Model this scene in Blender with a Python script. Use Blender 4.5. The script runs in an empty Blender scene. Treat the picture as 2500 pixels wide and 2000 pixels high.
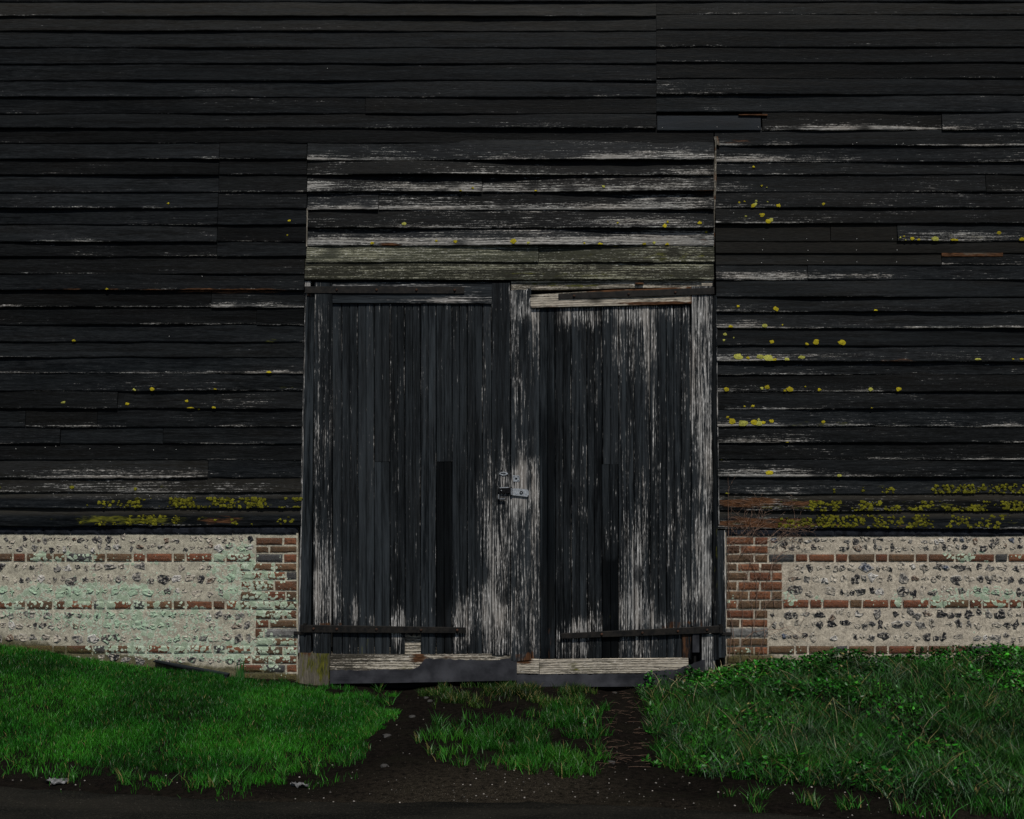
import bpy, math, random
import numpy as np

# ------------------------------------------------------------------ camera, world, sun
S = 0.0034                      # metres per photo pixel on the wall plane (y = 0)
D = 8.0                         # camera distance from the wall
ZC = (1680 - 1190) * S          # eye height
sc = bpy.context.scene
cam = bpy.data.objects.new('camera', bpy.data.cameras.new('camera'))
sc.collection.objects.link(cam)
cam.location = (0, -D, ZC)
cam.rotation_euler = (math.radians(90), 0, 0)
cam.data.sensor_width = 36
cam.data.lens = 36 * D / (2500 * S)
cam.data.shift_y = 190 / 2500
cam.data.clip_end = 2000
sc.camera = cam

SUN_EL, SUN_AZ = 58.0, 14.0     # azimuth: degrees to the right of straight in front of the wall
world = bpy.data.worlds.new('World')
sc.world = world
world.use_nodes = True
wt = world.node_tree
bg = wt.nodes['Background']
sky = wt.nodes.new('ShaderNodeTexSky')
sky.sky_type = 'NISHITA'
sky.sun_disc = False
sky.sun_elevation = math.radians(SUN_EL)
sky.sun_rotation = math.radians(180 - SUN_AZ)
wt.links.new(sky.outputs[0], bg.inputs[0])
bg.inputs[1].default_value = 0.05

sl = bpy.data.lights.new('sun', 'SUN')
sl.energy = 3.3
sl.angle = math.radians(1.5)
sl.color = (1.0, 0.96, 0.90)
sun = bpy.data.objects.new('sun', sl)
sc.collection.objects.link(sun)
sun.rotation_euler = (math.radians(90 - SUN_EL), 0, math.radians(SUN_AZ))
sun.location = (3, -12, 15)

sc.view_settings.view_transform = 'Standard'
sc.view_settings.look = 'None'
sc.view_settings.exposure = 0.5
sc.view_settings.gamma = 1.0

rng = np.random.default_rng(7)
random.seed(7)

# ------------------------------------------------------------------ helpers
def wx(px): return (np.asarray(px, float) - 1250) * S
def wz(py): return (1680 - np.asarray(py, float)) * S
def pxx(x): return np.asarray(x, float) / S + 1250
def pyy(z): return 1680 - np.asarray(z, float) / S

def hsh(i, j, seed):
    M32 = 0xFFFFFFFF
    n = (i * 374761393 + int(seed) * 982451653 + 12345) & M32
    n = ((n ^ (n >> 16)) * 0x45d9f3b) & M32
    n = (n ^ (n >> 15) ^ ((j * 668265263) & M32)) & M32
    n = ((n ^ (n >> 16)) * 0x45d9f3b) & M32
    n = ((n ^ (n >> 15)) * 0x2c1b3c6d) & M32
    n = n ^ (n >> 16)
    return (n & 0xFFFFFF) / float(0xFFFFFF)

def vn(x, y=0.0, seed=0):
    x, y = np.broadcast_arrays(np.asarray(x, float), np.asarray(y, float))
    xi = np.floor(x).astype(np.int64); yi = np.floor(y).astype(np.int64)
    fx = x - xi; fy = y - yi
    fx = fx * fx * (3 - 2 * fx); fy = fy * fy * (3 - 2 * fy)
    a = hsh(xi, yi, seed); b = hsh(xi + 1, yi, seed)
    c = hsh(xi, yi + 1, seed); d = hsh(xi + 1, yi + 1, seed)
    return (a * (1 - fx) + b * fx) * (1 - fy) + (c * (1 - fx) + d * fx) * fy

def sn(x, y=0.0, seed=0): return vn(x, y, seed) * 2 - 1
def fbm(x, y=0.0, seed=0, o=4):
    t = 0; a = 1; f = 1; s = 0
    for k in range(o):
        t = t + a * vn(np.asarray(x) * f, np.asarray(y) * f, seed + k * 17); s += a; a *= .5; f *= 2.03
    return t / s
def smooth(a, b, x):
    t = np.clip((np.asarray(x, float) - a) / (b - a), 0, 1); return t * t * (3 - 2 * t)
def blobs(bl, x, y):
    w = np.zeros(np.broadcast(x, y).shape)
    for (bx, by, rx, ry, a) in bl:
        q = ((x - bx) / rx) ** 2 + ((y - by) / ry) ** 2
        w = w + a * np.exp(-q * q)
    return w

FA = ('wear', 'moss', 'rot', 'fade')
class MB:
    """collects vertices, faces and per-vertex attributes, then becomes one mesh object"""
    def __init__(self):
        self.v = []; self.f = []; self.m = []; self.n = 0
        self.a = {k: [] for k in FA}; self.g = []; self.c = []
    def add(self, P, F, mat=0, grain=None, col=None, **att):
        P = np.asarray(P, float).reshape(-1, 3); k = len(P)
        self.v.append(P)
        for f in F: self.f.append([i + self.n for i in f]); self.m.append(mat)
        for nme in FA:
            q = att.get(nme, 0.0)
            self.a[nme].append(np.broadcast_to(np.asarray(q, float).reshape(-1) if np.ndim(q) else q, (k,)))
        self.g.append(np.broadcast_to(np.zeros(3) if grain is None else np.asarray(grain, float).reshape(-1, 3), (k, 3)))
        self.c.append(np.broadcast_to((1, 1, 1) if col is None else np.asarray(col, float).reshape(-1, 3), (k, 3)))
        self.n += k
    def grid(self, P, closed=False, cap=False, mat=0, **kw):
        n, m, _ = P.shape; F = []
        for i in range(n - 1):
            for j in range(m if closed else m - 1):
                jj = (j + 1) % m
                F.append((i * m + j, i * m + jj, (i + 1) * m + jj, (i + 1) * m + j))
        if cap:
            F.append(tuple(range(m))[::-1]); F.append(tuple((n - 1) * m + j for j in range(m)))
        self.add(P, F, mat, **kw)
    def build(self, name, mats, parent=None, smooth_=False):
        me = bpy.data.meshes.new(name)
        V = np.concatenate(self.v)
        me.from_pydata(V.tolist(), [], self.f)
        if not isinstance(mats, (list, tuple)): mats = [mats]
        for q in mats: me.materials.append(q)
        me.polygons.foreach_set('material_index', np.array(self.m, dtype=np.int32))
        for k in FA:
            at = me.attributes.new(k, 'FLOAT', 'POINT'); at.data.foreach_set('value', np.concatenate(self.a[k]).astype(np.float32))
        at = me.attributes.new('grain', 'FLOAT_VECTOR', 'POINT'); at.data.foreach_set('vector', np.concatenate(self.g).astype(np.float32).ravel())
        C = np.concatenate(self.c); C = np.concatenate([C, np.ones((len(C), 1))], 1)
        at = me.attributes.new('Col', 'FLOAT_COLOR', 'POINT'); at.data.foreach_set('color', C.astype(np.float32).ravel())
        if smooth_: me.polygons.foreach_set('use_smooth', np.ones(len(me.polygons), dtype=bool))
        me.update()
        o = bpy.data.objects.new(name, me); sc.collection.objects.link(o)
        if parent: o.parent = parent
        return o

def tag(o, label=None, cat=None, group=None, kind=None):
    if label: o['label'] = label
    if cat: o['category'] = cat
    if group: o['group'] = group
    if kind: o['kind'] = kind
    return o
def empty(name, label, cat, loc=(0, 0, 0), group=None):
    o = bpy.data.objects.new(name, None); sc.collection.objects.link(o)
    o.location = loc; o.empty_display_size = .2
    tag(o, label, cat, group); bpy.context.view_layer.update()
    return o
def npmesh(name, V, quads=None, tris=None, col=None, mat=None):
    """fast mesh from arrays"""
    me = bpy.data.meshes.new(name)
    nq = 0 if quads is None else len(quads); nt = 0 if tris is None else len(tris)
    me.vertices.add(len(V)); me.vertices.foreach_set('co', np.asarray(V, np.float32).ravel())
    idx = []; 
    if nq: idx.append(np.asarray(quads).ravel())
    if nt: idx.append(np.asarray(tris).ravel())
    idx = np.concatenate(idx).astype(np.int32)
    me.loops.add(len(idx)); me.loops.foreach_set('vertex_index', idx)
    st = np.concatenate([np.arange(nq) * 4, nq * 4 + np.arange(nt) * 3]).astype(np.int32)
    me.polygons.add(nq + nt); me.polygons.foreach_set('loop_start', st)
    if col is not None:
        C = np.concatenate([col, np.ones((len(col), 1))], 1)
        at = me.attributes.new('Col', 'FLOAT_COLOR', 'POINT'); at.data.foreach_set('color', C.astype(np.float32).ravel())
    me.update(calc_edges=True); me.validate()
    if mat: me.materials.append(mat)
    return me
def link(name, me, parent=None):
    o = bpy.data.objects.new(name, me); sc.collection.objects.link(o)
    if parent: o.parent = parent
    return o

# ------------------------------------------------------------------ node helpers
class NT:
    def __init__(self, name):
        self.mat = bpy.data.materials.new(name); self.mat.use_nodes = True
        self.t = self.mat.node_tree; self.t.nodes.clear()
        self.out = self.t.nodes.new('ShaderNodeOutputMaterial')
    def n(self, typ, ins=None, **props):
        nd = self.t.nodes.new(typ)
        for k, q in props.items(): setattr(nd, k, q)
        for k, q in (ins or {}).items(): self.set(nd.inputs[k], q)
        return nd
    def set(self, sock, q):
        if isinstance(q, bpy.types.NodeSocket): self.t.links.new(q, sock)
        else:
            try: sock.default_value = q
            except Exception: sock.default_value = (*q, 1.0)
    def attr(self, name, out='Fac'): return self.n('ShaderNodeAttribute', attribute_name=name).outputs[out]
    def math(self, op, a, b=0.0, c=0.0, clamp=False):
        nd = self.n('ShaderNodeMath', operation=op, use_clamp=clamp)
        self.set(nd.inputs[0], a); self.set(nd.inputs[1], b); self.set(nd.inputs[2], c); return nd.outputs[0]
    def ramp(self, x, a, b, lo=0.0, hi=1.0):
        nd = self.n('ShaderNodeMapRange', interpolation_type='SMOOTHSTEP')
        for k, q in zip(('Value', 'From Min', 'From Max', 'To Min', 'To Max'), (x, a, b, lo, hi)): self.set(nd.inputs[k], q)
        return nd.outputs[0]
    def mix(self, f, a, b, mode='MIX'):
        nd = self.n('ShaderNodeMix', data_type='RGBA', blend_type=mode)
        self.set(nd.inputs[0], f); self.set(nd.inputs[6], a); self.set(nd.inputs[7], b); return nd.outputs[2]
    def scale(self, vec, s):
        nd = self.n('ShaderNodeVectorMath', operation='MULTIPLY'); self.set(nd.inputs[0], vec); nd.inputs[1].default_value = s; return nd.outputs[0]
    def noise(self, vec, scale=1.0, detail=4.0, rough=.55, dist=0.0):
        nd = self.n('ShaderNodeTexNoise', {'Vector': vec, 'Scale': scale, 'Detail': detail, 'Roughness': rough, 'Distortion': dist}); return nd.outputs[0]
    def pos(self): return self.n('ShaderNodeNewGeometry').outputs['Position']
    def finish(self, col, rough, height=None, bump=.3, dist=.004, spec=.5, metal=0.0):
        b = self.n('ShaderNodeBsdfPrincipled')
        self.set(b.inputs['Base Color'], col); self.set(b.inputs['Roughness'], rough); self.set(b.inputs['Specular IOR Level'], spec); self.set(b.inputs['Metallic'], metal)
        if height is not None:
            bp = self.n('ShaderNodeBump', {'Height': height, 'Strength': bump, 'Distance': dist}); self.t.links.new(bp.outputs[0], b.inputs['Normal'])
        self.t.links.new(b.outputs[0], self.out.inputs[0]); self.b = b
        return self.mat

def wood_material(name, tar_a=(.0006, .0009, .0012), tar_b=(.0028, .0038, .0047), bare_lo=(.07, .07, .068), bare_hi=(.22, .215, .20), warm=(.26, .215, .17), wash=.24, washc=(.020, .0235, .026), gl=(3.4, 17, 60), soft=(.17, .27), chalkc=(.46, .455, .44), fade_litc=(.032, .0285, .022)):
    t = NT(name)
    g = t.attr('grain', 'Vector')
    streak = t.noise(t.scale(g, (gl[0], 38, 31)), 1, 6, .64, .8)
    fine = t.noise(t.scale(g, (gl[1], 170, 17)), 1, 3, .6)
    blot = t.noise(t.scale(g, (1.3, 6, 53)), 1, 3, .5)
    speck = t.noise(t.scale(g, (gl[2], 120, 11)), 1, 3, .6)
    wv = t.n('ShaderNodeTexWave', {'Vector': t.scale(g, (.55, 9, 23)), 'Scale': 1.6, 'Distortion': 9.0, 'Detail': 2.0, 'Detail Scale': .9}, wave_type='BANDS', bands_direction='Y', wave_profile='SAW').outputs['Fac']
    wear = t.attr('wear')
    f = t.math('ADD', t.math('MULTIPLY', streak, .30), t.math('MULTIPLY', fine, .26))
    f = t.math('ADD', f, t.math('MULTIPLY', blot, .14))
    f = t.math('ADD', f, t.math('MULTIPLY', speck, .22))
    f = t.math('ADD', f, t.math('MULTIPLY', wv, .08))
    f = t.math('MULTIPLY_ADD', t.math('SUBTRACT', f, .505), 3.6, .5)
    wear = t.attr('wear')
    thr = t.math('SUBTRACT', 1.0, wear)
    bare = t.ramp(f, t.math('SUBTRACT', thr, soft[0]), t.math('ADD', thr, soft[1]))
    # dark knots that kept their tar
    vo = t.n('ShaderNodeTexVoronoi', {'Vector': t.scale(g, (3.2, 7.5, 3.1)), 'Scale': 1.0, 'Randomness': 1.0})
    knot = t.ramp(vo.outputs['Distance'], .14, .36)
    bare = t.math('MULTIPLY', bare, t.math('MULTIPLY_ADD', knot, .85, .15))
    pz = t.n('ShaderNodeSeparateXYZ', {0: g}).outputs[2]
    wn = t.n('ShaderNodeTexWhiteNoise', {'W': t.math('MULTIPLY', pz, 91.7)}, noise_dimensions='1D').outputs[0]
    tar = t.mix(t.ramp(streak, .3, .7), tar_a, tar_b)
    tone = t.ramp(wn, 0.0, 1.0, .35, 1.7)
    tar = t.n('ShaderNodeVectorMath', {0: tar, 'Scale': tone}, operation='SCALE').outputs[0]
    tar = t.mix(t.math('MULTIPLY', t.ramp(blot, .45, .75), .45), tar, (.0036, .0032, .0027))
    tar = t.mix(t.math('MULTIPLY', t.attr('fade'), t.ramp(fine, .25, .8, .45, 1.0)), tar, fade_litc)  # faded tar, plus light painted on the upper halves of the lowest boards
    barec = t.mix(t.ramp(t.math('ADD', t.math('MULTIPLY', fine, .6), t.math('MULTIPLY', wv, .4)), .25, .72), bare_lo, bare_hi)
    barec = t.mix(t.math('MULTIPLY', t.ramp(blot, .42, .7), .24), barec, warm)
    barec = t.mix(t.ramp(fine, .35, .55, .35, 0), barec, (.03, .03, .03))
    ws = t.noise(t.scale(g, (1.1, 24, 41)), 1, 4, .6)
    wa = t.math('MULTIPLY', t.ramp(t.math('ADD', t.math('MULTIPLY', ws, .65), t.math('MULTIPLY', fine, .35)), .40, .64), wash)
    wa = t.math('MULTIPLY', wa, t.ramp(wear, -.40, -.15))
    tar = t.mix(t.math('MULTIPLY', wa, t.ramp(wn, 0, 1, .35, 1.25)), tar, washc)
    thin = t.math('MULTIPLY', t.ramp(f, t.math('SUBTRACT', thr, .75), thr), t.ramp(t.math('ADD', t.math('MULTIPLY', fine, .5), t.math('MULTIPLY', streak, .5)), .34, .66, .15, 1.0))
    tar = t.mix(t.math('MULTIPLY', thin, t.ramp(wn, 0, 1, .25, .85)), tar, (.018, .0195, .021))
    chalk = t.math('MULTIPLY', t.ramp(t.math('ADD', t.math('MULTIPLY', speck, .5), t.math('MULTIPLY', fine, .5)), .55, .66), .6)
    barec = t.mix(chalk, barec, chalkc)
    col = t.mix(bare, tar, barec)
    mn = t.noise(t.scale(g, (7, 26, 5)), 1, 5, .65)
    moss = t.ramp(mn, t.math('SUBTRACT', .82, t.math('MULTIPLY', t.attr('moss'), .55)), t.math('SUBTRACT', 1.0, t.math('MULTIPLY', t.attr('moss'), .55)))
    mossc = t.mix(t.ramp(fine, .35, .7), (.014, .017, .004), (.105, .104, .012))
    col = t.mix(t.math('MULTIPLY', moss, .9), col, mossc)
    rn = t.noise(t.scale(g, (4, 22, 7)), 1, 5, .6)
    rot = t.ramp(rn, t.math('SUBTRACT', .80, t.math('MULTIPLY', t.attr('rot'), .6)), t.math('SUBTRACT', .98, t.math('MULTIPLY', t.attr('rot'), .6)))
    rotc = t.mix(t.ramp(fine, .3, .7), (.010, .005, .003), (.095, .045, .022))
    col = t.mix(rot, col, rotc)
    rough = t.math('ADD', t.math('MULTIPLY', bare, .25), t.ramp(streak, .3, .7, .50, .72))
    h = t.math('ADD', t.math('MULTIPLY', fine, .5), t.math('MULTIPLY', streak, .6))
    h = t.math('SUBTRACT', h, t.math('MULTIPLY', bare, .25))
    return t.finish(col, rough, h, .6, .006, .03)

M = {}
M['boards'] = wood_material('tarred_weatherboard')
M['doorwood'] = wood_material('peeling_door_wood', bare_lo=(.075, .074, .073), bare_hi=(.25, .245, .235), wash=.80, washc=(.030, .036, .041), gl=(1.5, 6.5, 24), soft=(.13, .20), chalkc=(.70, .69, .67), fade_litc=(.027, .031, .034))
M['rawwood'] = wood_material('raw_weathered_wood', tar_a=(.05, .045, .035), tar_b=(.16, .14, .105), bare_lo=(.10, .09, .075), bare_hi=(.40, .36, .29))

def lichen_material():
    t = NT('yellow_lichen')
    n = t.noise(t.pos(), 90, 3)
    c = t.attr('Col', 'Color')
    col = t.mix(t.ramp(n, .3, .7), t.mix(.5, c, (.03, .03, .004)), c)
    return t.finish(col, .95, t.noise(t.pos(), 220, 2), .6, .004, .1)
M['lichen'] = lichen_material()

def simple(name, a, b, sc_=30, rough=.6, metal=0.0, bump=.2, spec=.12, stretch=(1, 1, 1)):
    t = NT(name)
    p = t.scale(t.pos(), stretch)
    n = t.noise(p, sc_, 5, .6)
    return t.finish(t.mix(t.ramp(n, .3, .7), a, b), rough, t.noise(p, sc_ * 3, 3), bump, .003, spec, metal)
M['iron'] = simple('black_rusty_iron', (.006, .006, .006), (.016, .014, .012), 25, .6, .2)
M['rust'] = simple('rusty_iron', (.05, .022, .012), (.012, .010, .009), 60, .8)
M['zinc'] = simple('galvanised_plate', (.22, .235, .25), (.42, .44, .46), 60, .45, .6, .1)
M['blackmetal'] = simple('black_glossy_metal', (.006, .006, .007), (.02, .02, .022), 60, .25, .7, .1)
M['felt'] = simple('grey_rubber_sheet', (.009, .0095, .012), (.031, .032, .037), 5, .8, 0, .5)
M['dark'] = simple('dark_interior', (.004, .004, .004), (.008, .008, .008), 5, .9)
M['nail'] = simple('bright_nail_head', (.35, .35, .33), (.55, .55, .52), 90, .5, .3)
M['roofing'] = simple('clay_tiles', (.025, .018, .015), (.06, .042, .034), 8, .85)
M['bark'] = simple('brown_twig', (.018, .011, .008), (.060, .038, .026), 60, .85)
M['creeper'] = simple('bare_creeper', (.075, .046, .034), (.20, .13, .095), 60, .85)
M['drystem'] = simple('dry_stem', (.16, .13, .075), (.34, .28, .17), 60, .8)
M['litter'] = simple('pale_plastic_scrap', (.03, .03, .03), (.14, .14, .14), 60, .5)

def masonry_material(name='flint_masonry'):
    t = NT(name)
    p = t.pos(); c = t.attr('Col', 'Color')
    n1 = t.noise(p, 14, 5, .6); n2 = t.noise(p, 130, 3, .6); n3 = t.noise(p, 330, 2, .5)
    n4 = t.noise(p, 38, 4, .7)
    col = t.mix(t.ramp(n1, .3, .7), t.mix(.34, c, (.02, .017, .014)), c)
    col = t.mix(t.ramp(n4, .50, .64, 0, .75), col, t.mix(.75, c, (.03, .026, .02)))
    col = t.mix(t.ramp(n2, .38, .60, .75, 0), col, t.mix(.6, c, (.03, .025, .02)))
    col = t.mix(t.ramp(n3, .60, .75, 0, .4), col, (.55, .50, .44))
    # tar splashes (rot attribute)
    tar = t.ramp(t.math('ADD', t.attr('rot'), t.math('MULTIPLY', t.math('SUBTRACT', t.noise(t.scale(p, (1, 1, .35)), 60, 4, .6), .5), .9)), .42, .58)
    col = t.mix(tar, col, t.mix(t.ramp(n1, .3, .7), (.004, .0045, .006), (.014, .016, .021)))
    # damp green and brown dirt (moss attribute)
    d = t.ramp(t.math('ADD', t.attr('moss'), t.math('MULTIPLY', t.math('SUBTRACT', t.noise(p, 9, 5, .65), .5), 1.2)), .35, .85)
    col = t.mix(t.math('MULTIPLY', d, .88), col, t.mix(t.ramp(n2, .3, .7), (.022, .020, .010), (.075, .068, .026)))
    # crusty pale lichen (wear attribute)
    wv = t.n('ShaderNodeVectorMath', {0: p, 1: t.scale(t.n('ShaderNodeTexNoise', {'Vector': p, 'Scale': 75.0, 'Detail': 3.0}).outputs['Color'], (.012, .012, .012))}, operation='ADD').outputs[0]
    L = t.attr('wear')
    v1 = t.n('ShaderNodeTexVoronoi', {'Vector': wv, 'Scale': 19.0, 'Randomness': 1.0})
    v2 = t.n('ShaderNodeTexVoronoi', {'Vector': wv, 'Scale': 44.0, 'Randomness': 1.0})
    sel1 = t.n('ShaderNodeSeparateColor', {0: v1.outputs['Color']}).outputs[0]
    sel2 = t.n('ShaderNodeSeparateColor', {0: v2.outputs['Color']}).outputs[1]
    big = t.noise(p, 7, 3, .6)
    L2 = t.math('ADD', L, t.math('MULTIPLY', t.math('SUBTRACT', big, .5), 1.9))
    r1 = t.math('SUBTRACT', t.math('MULTIPLY', L2, .95), t.math('MULTIPLY', sel1, .62))
    r2 = t.math('SUBTRACT', t.math('MULTIPLY', L2, 1.0), t.math('MULTIPLY', sel2, .55))
    m1 = t.ramp(t.math('SUBTRACT', r1, v1.outputs['Distance']), -.02, .05)
    m2 = t.ramp(t.math('SUBTRACT', r2, v2.outputs['Distance']), -.02, .06)
    m = t.math('MAXIMUM', m1, m2)
    m = t.math('MULTIPLY', m, t.ramp(L, .02, .10))
    rim = t.ramp(t.math('SUBTRACT', r1, v1.outputs['Distance']), .0, .18)
    lc = t.mix(rim, (.36, .42, .33), (.25, .31, .225))
    lc = t.mix(t.ramp(n2, .35, .6, .6, 0), lc, (.14, .17, .11))
    col = t.mix(m, col, lc)
    h = t.math('ADD', t.math('MULTIPLY', n2, .6), t.math('ADD', t.math('MULTIPLY', n3, .4), t.math('MULTIPLY', m, .25)))
    return t.finish(col, .9, h, .65, .006, .05)
M['masonry'] = masonry_material()

def flint_mat():
    t = NT('knapped_flint')
    p = t.pos(); c = t.attr('Col', 'Color')
    n = t.noise(p, 60, 4, .6)
    n0 = t.noise(p, 42, 3, .6, .6)
    col = t.mix(t.ramp(n, .35, .65), c, t.mix(.4, c, (.08, .08, .085)))
    col = t.mix(t.ramp(n0, .52, .60, 0, .8), col, (.32, .29, .24))
    col = t.mix(t.ramp(n0, .47, .41, 0, .8), col, (.012, .012, .013))
    col = t.mix(t.math('MULTIPLY', t.ramp(t.noise(p, 35, 3), t.math('SUBTRACT', .85, t.math('MULTIPLY', t.attr('wear'), .6)), t.math('SUBTRACT', .95, t.math('MULTIPLY', t.attr('wear'), .6))), .9), col, (.25, .34, .24))
    return t.finish(col, t.ramp(n, .3, .7, .25, .6), n, .4, .004, .05)
M['flint'] = flint_mat()

def leaf_material(name, trans=.35, rough=.42):
    t = NT(name)
    c = t.attr('Col', 'Color')
    n = t.noise(t.pos(), 40, 2)
    col = t.mix(t.ramp(n, .3, .7, 0, .35), c, t.mix(.6, c, (.01, .02, .004)))
    t.finish(col, rough, spec=.16)
    tr = t.n('ShaderNodeBsdfTranslucent', {'Color': c})
    mx = t.n('ShaderNodeMixShader', {0: trans, 1: t.b.outputs[0], 2: tr.outputs[0]})
    t.t.links.new(mx.outputs[0], t.out.inputs[0])
    return t.mat
M['grass'] = leaf_material('grass_blades', .10)
M['leaf'] = leaf_material('weed_leaves', .08, .4)

# ------------------------------------------------------------------ terrain
GX = [-1500, 0, 200, 400, 560, 700, 780, 850, 1500, 1580, 1640, 1700, 1800, 2000, 2300, 2500, 4200]
GY = [1540, 1582, 1606, 1634, 1652, 1664, 1672, 1675, 1675, 1674, 1666, 1654, 1640, 1628, 1620, 1616, 1600]
def ground_h(x, y):
    x = np.asarray(x, float); y = np.asarray(y, float)
    p = wz(np.interp(pxx(x), GX, GY))
    f = 1 - smooth(0.0, 2.6, -y)
    h = p * f
    right = smooth(1.3, 2.2, x)
    h = h + right * .07 * np.exp(-((y + .9) / .6) ** 2)
    left = smooth(1.1, 1.8, -x)
    h = h + left * .04 * np.exp(-((y + 1.1) / .7) ** 2)
    d = np.clip(-y, 0, 3)
    for (xa, xb, wd) in ((-.93, -1.25, .24), (.86, 1.0, .17)):
        xc = xa + (xb - xa) * d / 3
        h = h - .045 * np.exp(-((x - xc) / wd) ** 2) * (1 - smooth(2.2, 3.2, -y))
    # kerb-like lip of soil along the lane
    e = road_edge(x)
    h = h + .025 * np.exp(-((y - e - .12) / .10) ** 2) * smooth(.6, 1.4, np.abs(x + .2))
    h = h + .012 * sn(x * 3.1, y * 3.1, 5) + .006 * sn(x * 9, y * 9, 6)
    near = 1 - smooth(-3.2, -2.6, y)
    h = h * (1 - near) + near * (-.012 + .003 * sn(x * 4, y * 4, 8))
    return h
def road_edge(x):
    x = np.asarray(x, float)
    return np.interp(x, [-12, -3.0, -1.7, -.9, .5, 1.3, 3.2, 12], [-2.55, -2.60, -2.82, -2.86, -2.90, -3.05, -3.35, -3.6]) + .03 * sn(x * 2.3, 0, 3) + .015 * sn(x * 9, 0, 4)
def proj(x, y, z):
    k = D / (D + y)
    return 1250 + x * k / S, 1190 + (ZC - z) * k / S
def unproj(px, py):
    z = 0.0
    for _ in range(12):
        k = (py - 1190) * S / (ZC - z); y = D / k - D; x = (px - 1250) * S / k
        z = float(ground_h(x, y))
    return x, y, z

def lines(a, b, st, out):
    c = list(np.arange(a, b + 1e-6, st)); return np.array(sorted([-q for q in out] + c + list(out)))
gx = lines(-7, 7, .05, [7.4, 8, 9, 11, 14, 20, 35, 70, 150, 400])
gy = np.array(sorted([-400, -150, -70, -35, -20, -14, -10, -8, -6.5, -5.5, -5, -4.6] + list(np.arange(-4.3, .21, .045)) + [.5, 1, 3, 8, 20, 60, 150, 400]))
XX, YY = np.meshgrid(gx, gy, indexing='ij')
ZZ = ground_h(XX, np.minimum(YY, 0.02))
pX, pY = proj(XX, np.maximum(YY, -4.5), ZZ)
gm = MB()
gravel = blobs([(1200, 1935, 330, 70, .9), (700, 1975, 420, 30, .5), (2440, 1985, 160, 40, .4), (1640, 1990, 140, 40, .4)], pX, pY)
gm.grid(np.stack([XX, YY, ZZ], -1), wear=gravel.ravel(), fade=smooth(-1.0, -1.8, XX).ravel())
def mud_material():
    t = NT('dark_wet_mud')
    p = t.pos()
    n1 = t.noise(p, 3, 5, .6); n2 = t.noise(p, 28, 5, .65); n3 = t.noise(p, 150, 3, .6)
    col = t.mix(t.ramp(n2, .3, .7), (.0015, .0012, .0010), (.0062, .0047, .0036))
    col = t.mix(t.ramp(n1, .45, .7, 0, .6), col, (.006, .0055, .0035))
    gr = t.math('MULTIPLY', t.attr('wear'), t.ramp(n2, .25, .6))
    col = t.mix(gr, col, t.mix(t.ramp(n3, .35, .7), (.006, .005, .0035), (.034, .028, .020)))
    vo = t.n('ShaderNodeTexVoronoi', {'Vector': p, 'Scale': 75.0})
    s = t.n('ShaderNodeSeparateColor', {0: vo.outputs['Color']}).outputs[0]
    st = t.math('MULTIPLY', t.ramp(vo.outputs['Distance'], .22, .12), t.math('GREATER_THAN', s, t.math('SUBTRACT', .975, t.math('MULTIPLY', t.math('MULTIPLY', t.attr('wear'), t.ramp(n1, .4, .65)), .4))))
    col = t.mix(t.math('MULTIPLY', st, .8), col, t.mix(s, (.05, .045, .04), (.17, .15, .125)))
    h = t.math('ADD', n2, t.math('ADD', t.math('MULTIPLY', n3, .35), t.math('MULTIPLY', st, .4)))
    return t.finish(col, t.ramp(n2, .3, .7, .55, .85), h, .9, .02, .03)
M['mud'] = mud_material()
ground = gm.build('ground', M['mud'], smooth_=True)
tag(ground, 'dark muddy ground with two wheel ruts in front of the barn', 'ground', kind='structure')

def road_material():
    t = NT('worn_lane_tarmac')
    p = t.pos()
    n1 = t.noise(t.scale(p, (.6, 2.5, 1)), 2, 4, .6); n2 = t.noise(p, 60, 4, .65)
    vo = t.n('ShaderNodeTexVoronoi', {'Vector': p, 'Scale': 110.0})
    col = t.mix(t.ramp(n1, .3, .7), (.0020, .0020, .0017), (.0085, .0076, .0056))
    col = t.mix(t.ramp(n2, .5, .75, 0, .5), col, (.026, .023, .017))
    s = t.n('ShaderNodeSeparateColor', {0: vo.outputs['Color']}).outputs[0]
    st = t.math('MULTIPLY', t.ramp(vo.outputs['Distance'], .3, .2), t.math('GREATER_THAN', s, .965))
    col = t.mix(t.math('MULTIPLY', st, t.ramp(n1, .4, .65)), col, (.07, .062, .05))
    return t.finish(col, t.ramp(n1, .3, .7, .5, .8), t.math('ADD', n2, t.math('MULTIPLY', vo.outputs['Distance'], .6)), .6, .012, .08)
rx = lines(-9, 9, .07, [10, 13, 20, 40, 100, 300])
rv = np.concatenate([[0, .02, .06, .15, .3, .5, .8, 1.2], [2, 3, 4, 4.4]])
RX, RV = np.meshgrid(rx, rv, indexing='ij')
RY = road_edge(RX) - RV
RZ = ground_h(RX, RY) + .006 + .004 * smooth(0, .15, RV)
RZ[:, 0] -= .02
rm = MB(); rm.grid(np.stack([RX, RY, RZ], -1)[:, ::-1])
M['road'] = road_material()
road = rm.build('road', M['road'], smooth_=True)
tag(road, 'dark worn tarmac lane along the bottom of the view', 'road', kind='structure')

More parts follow.
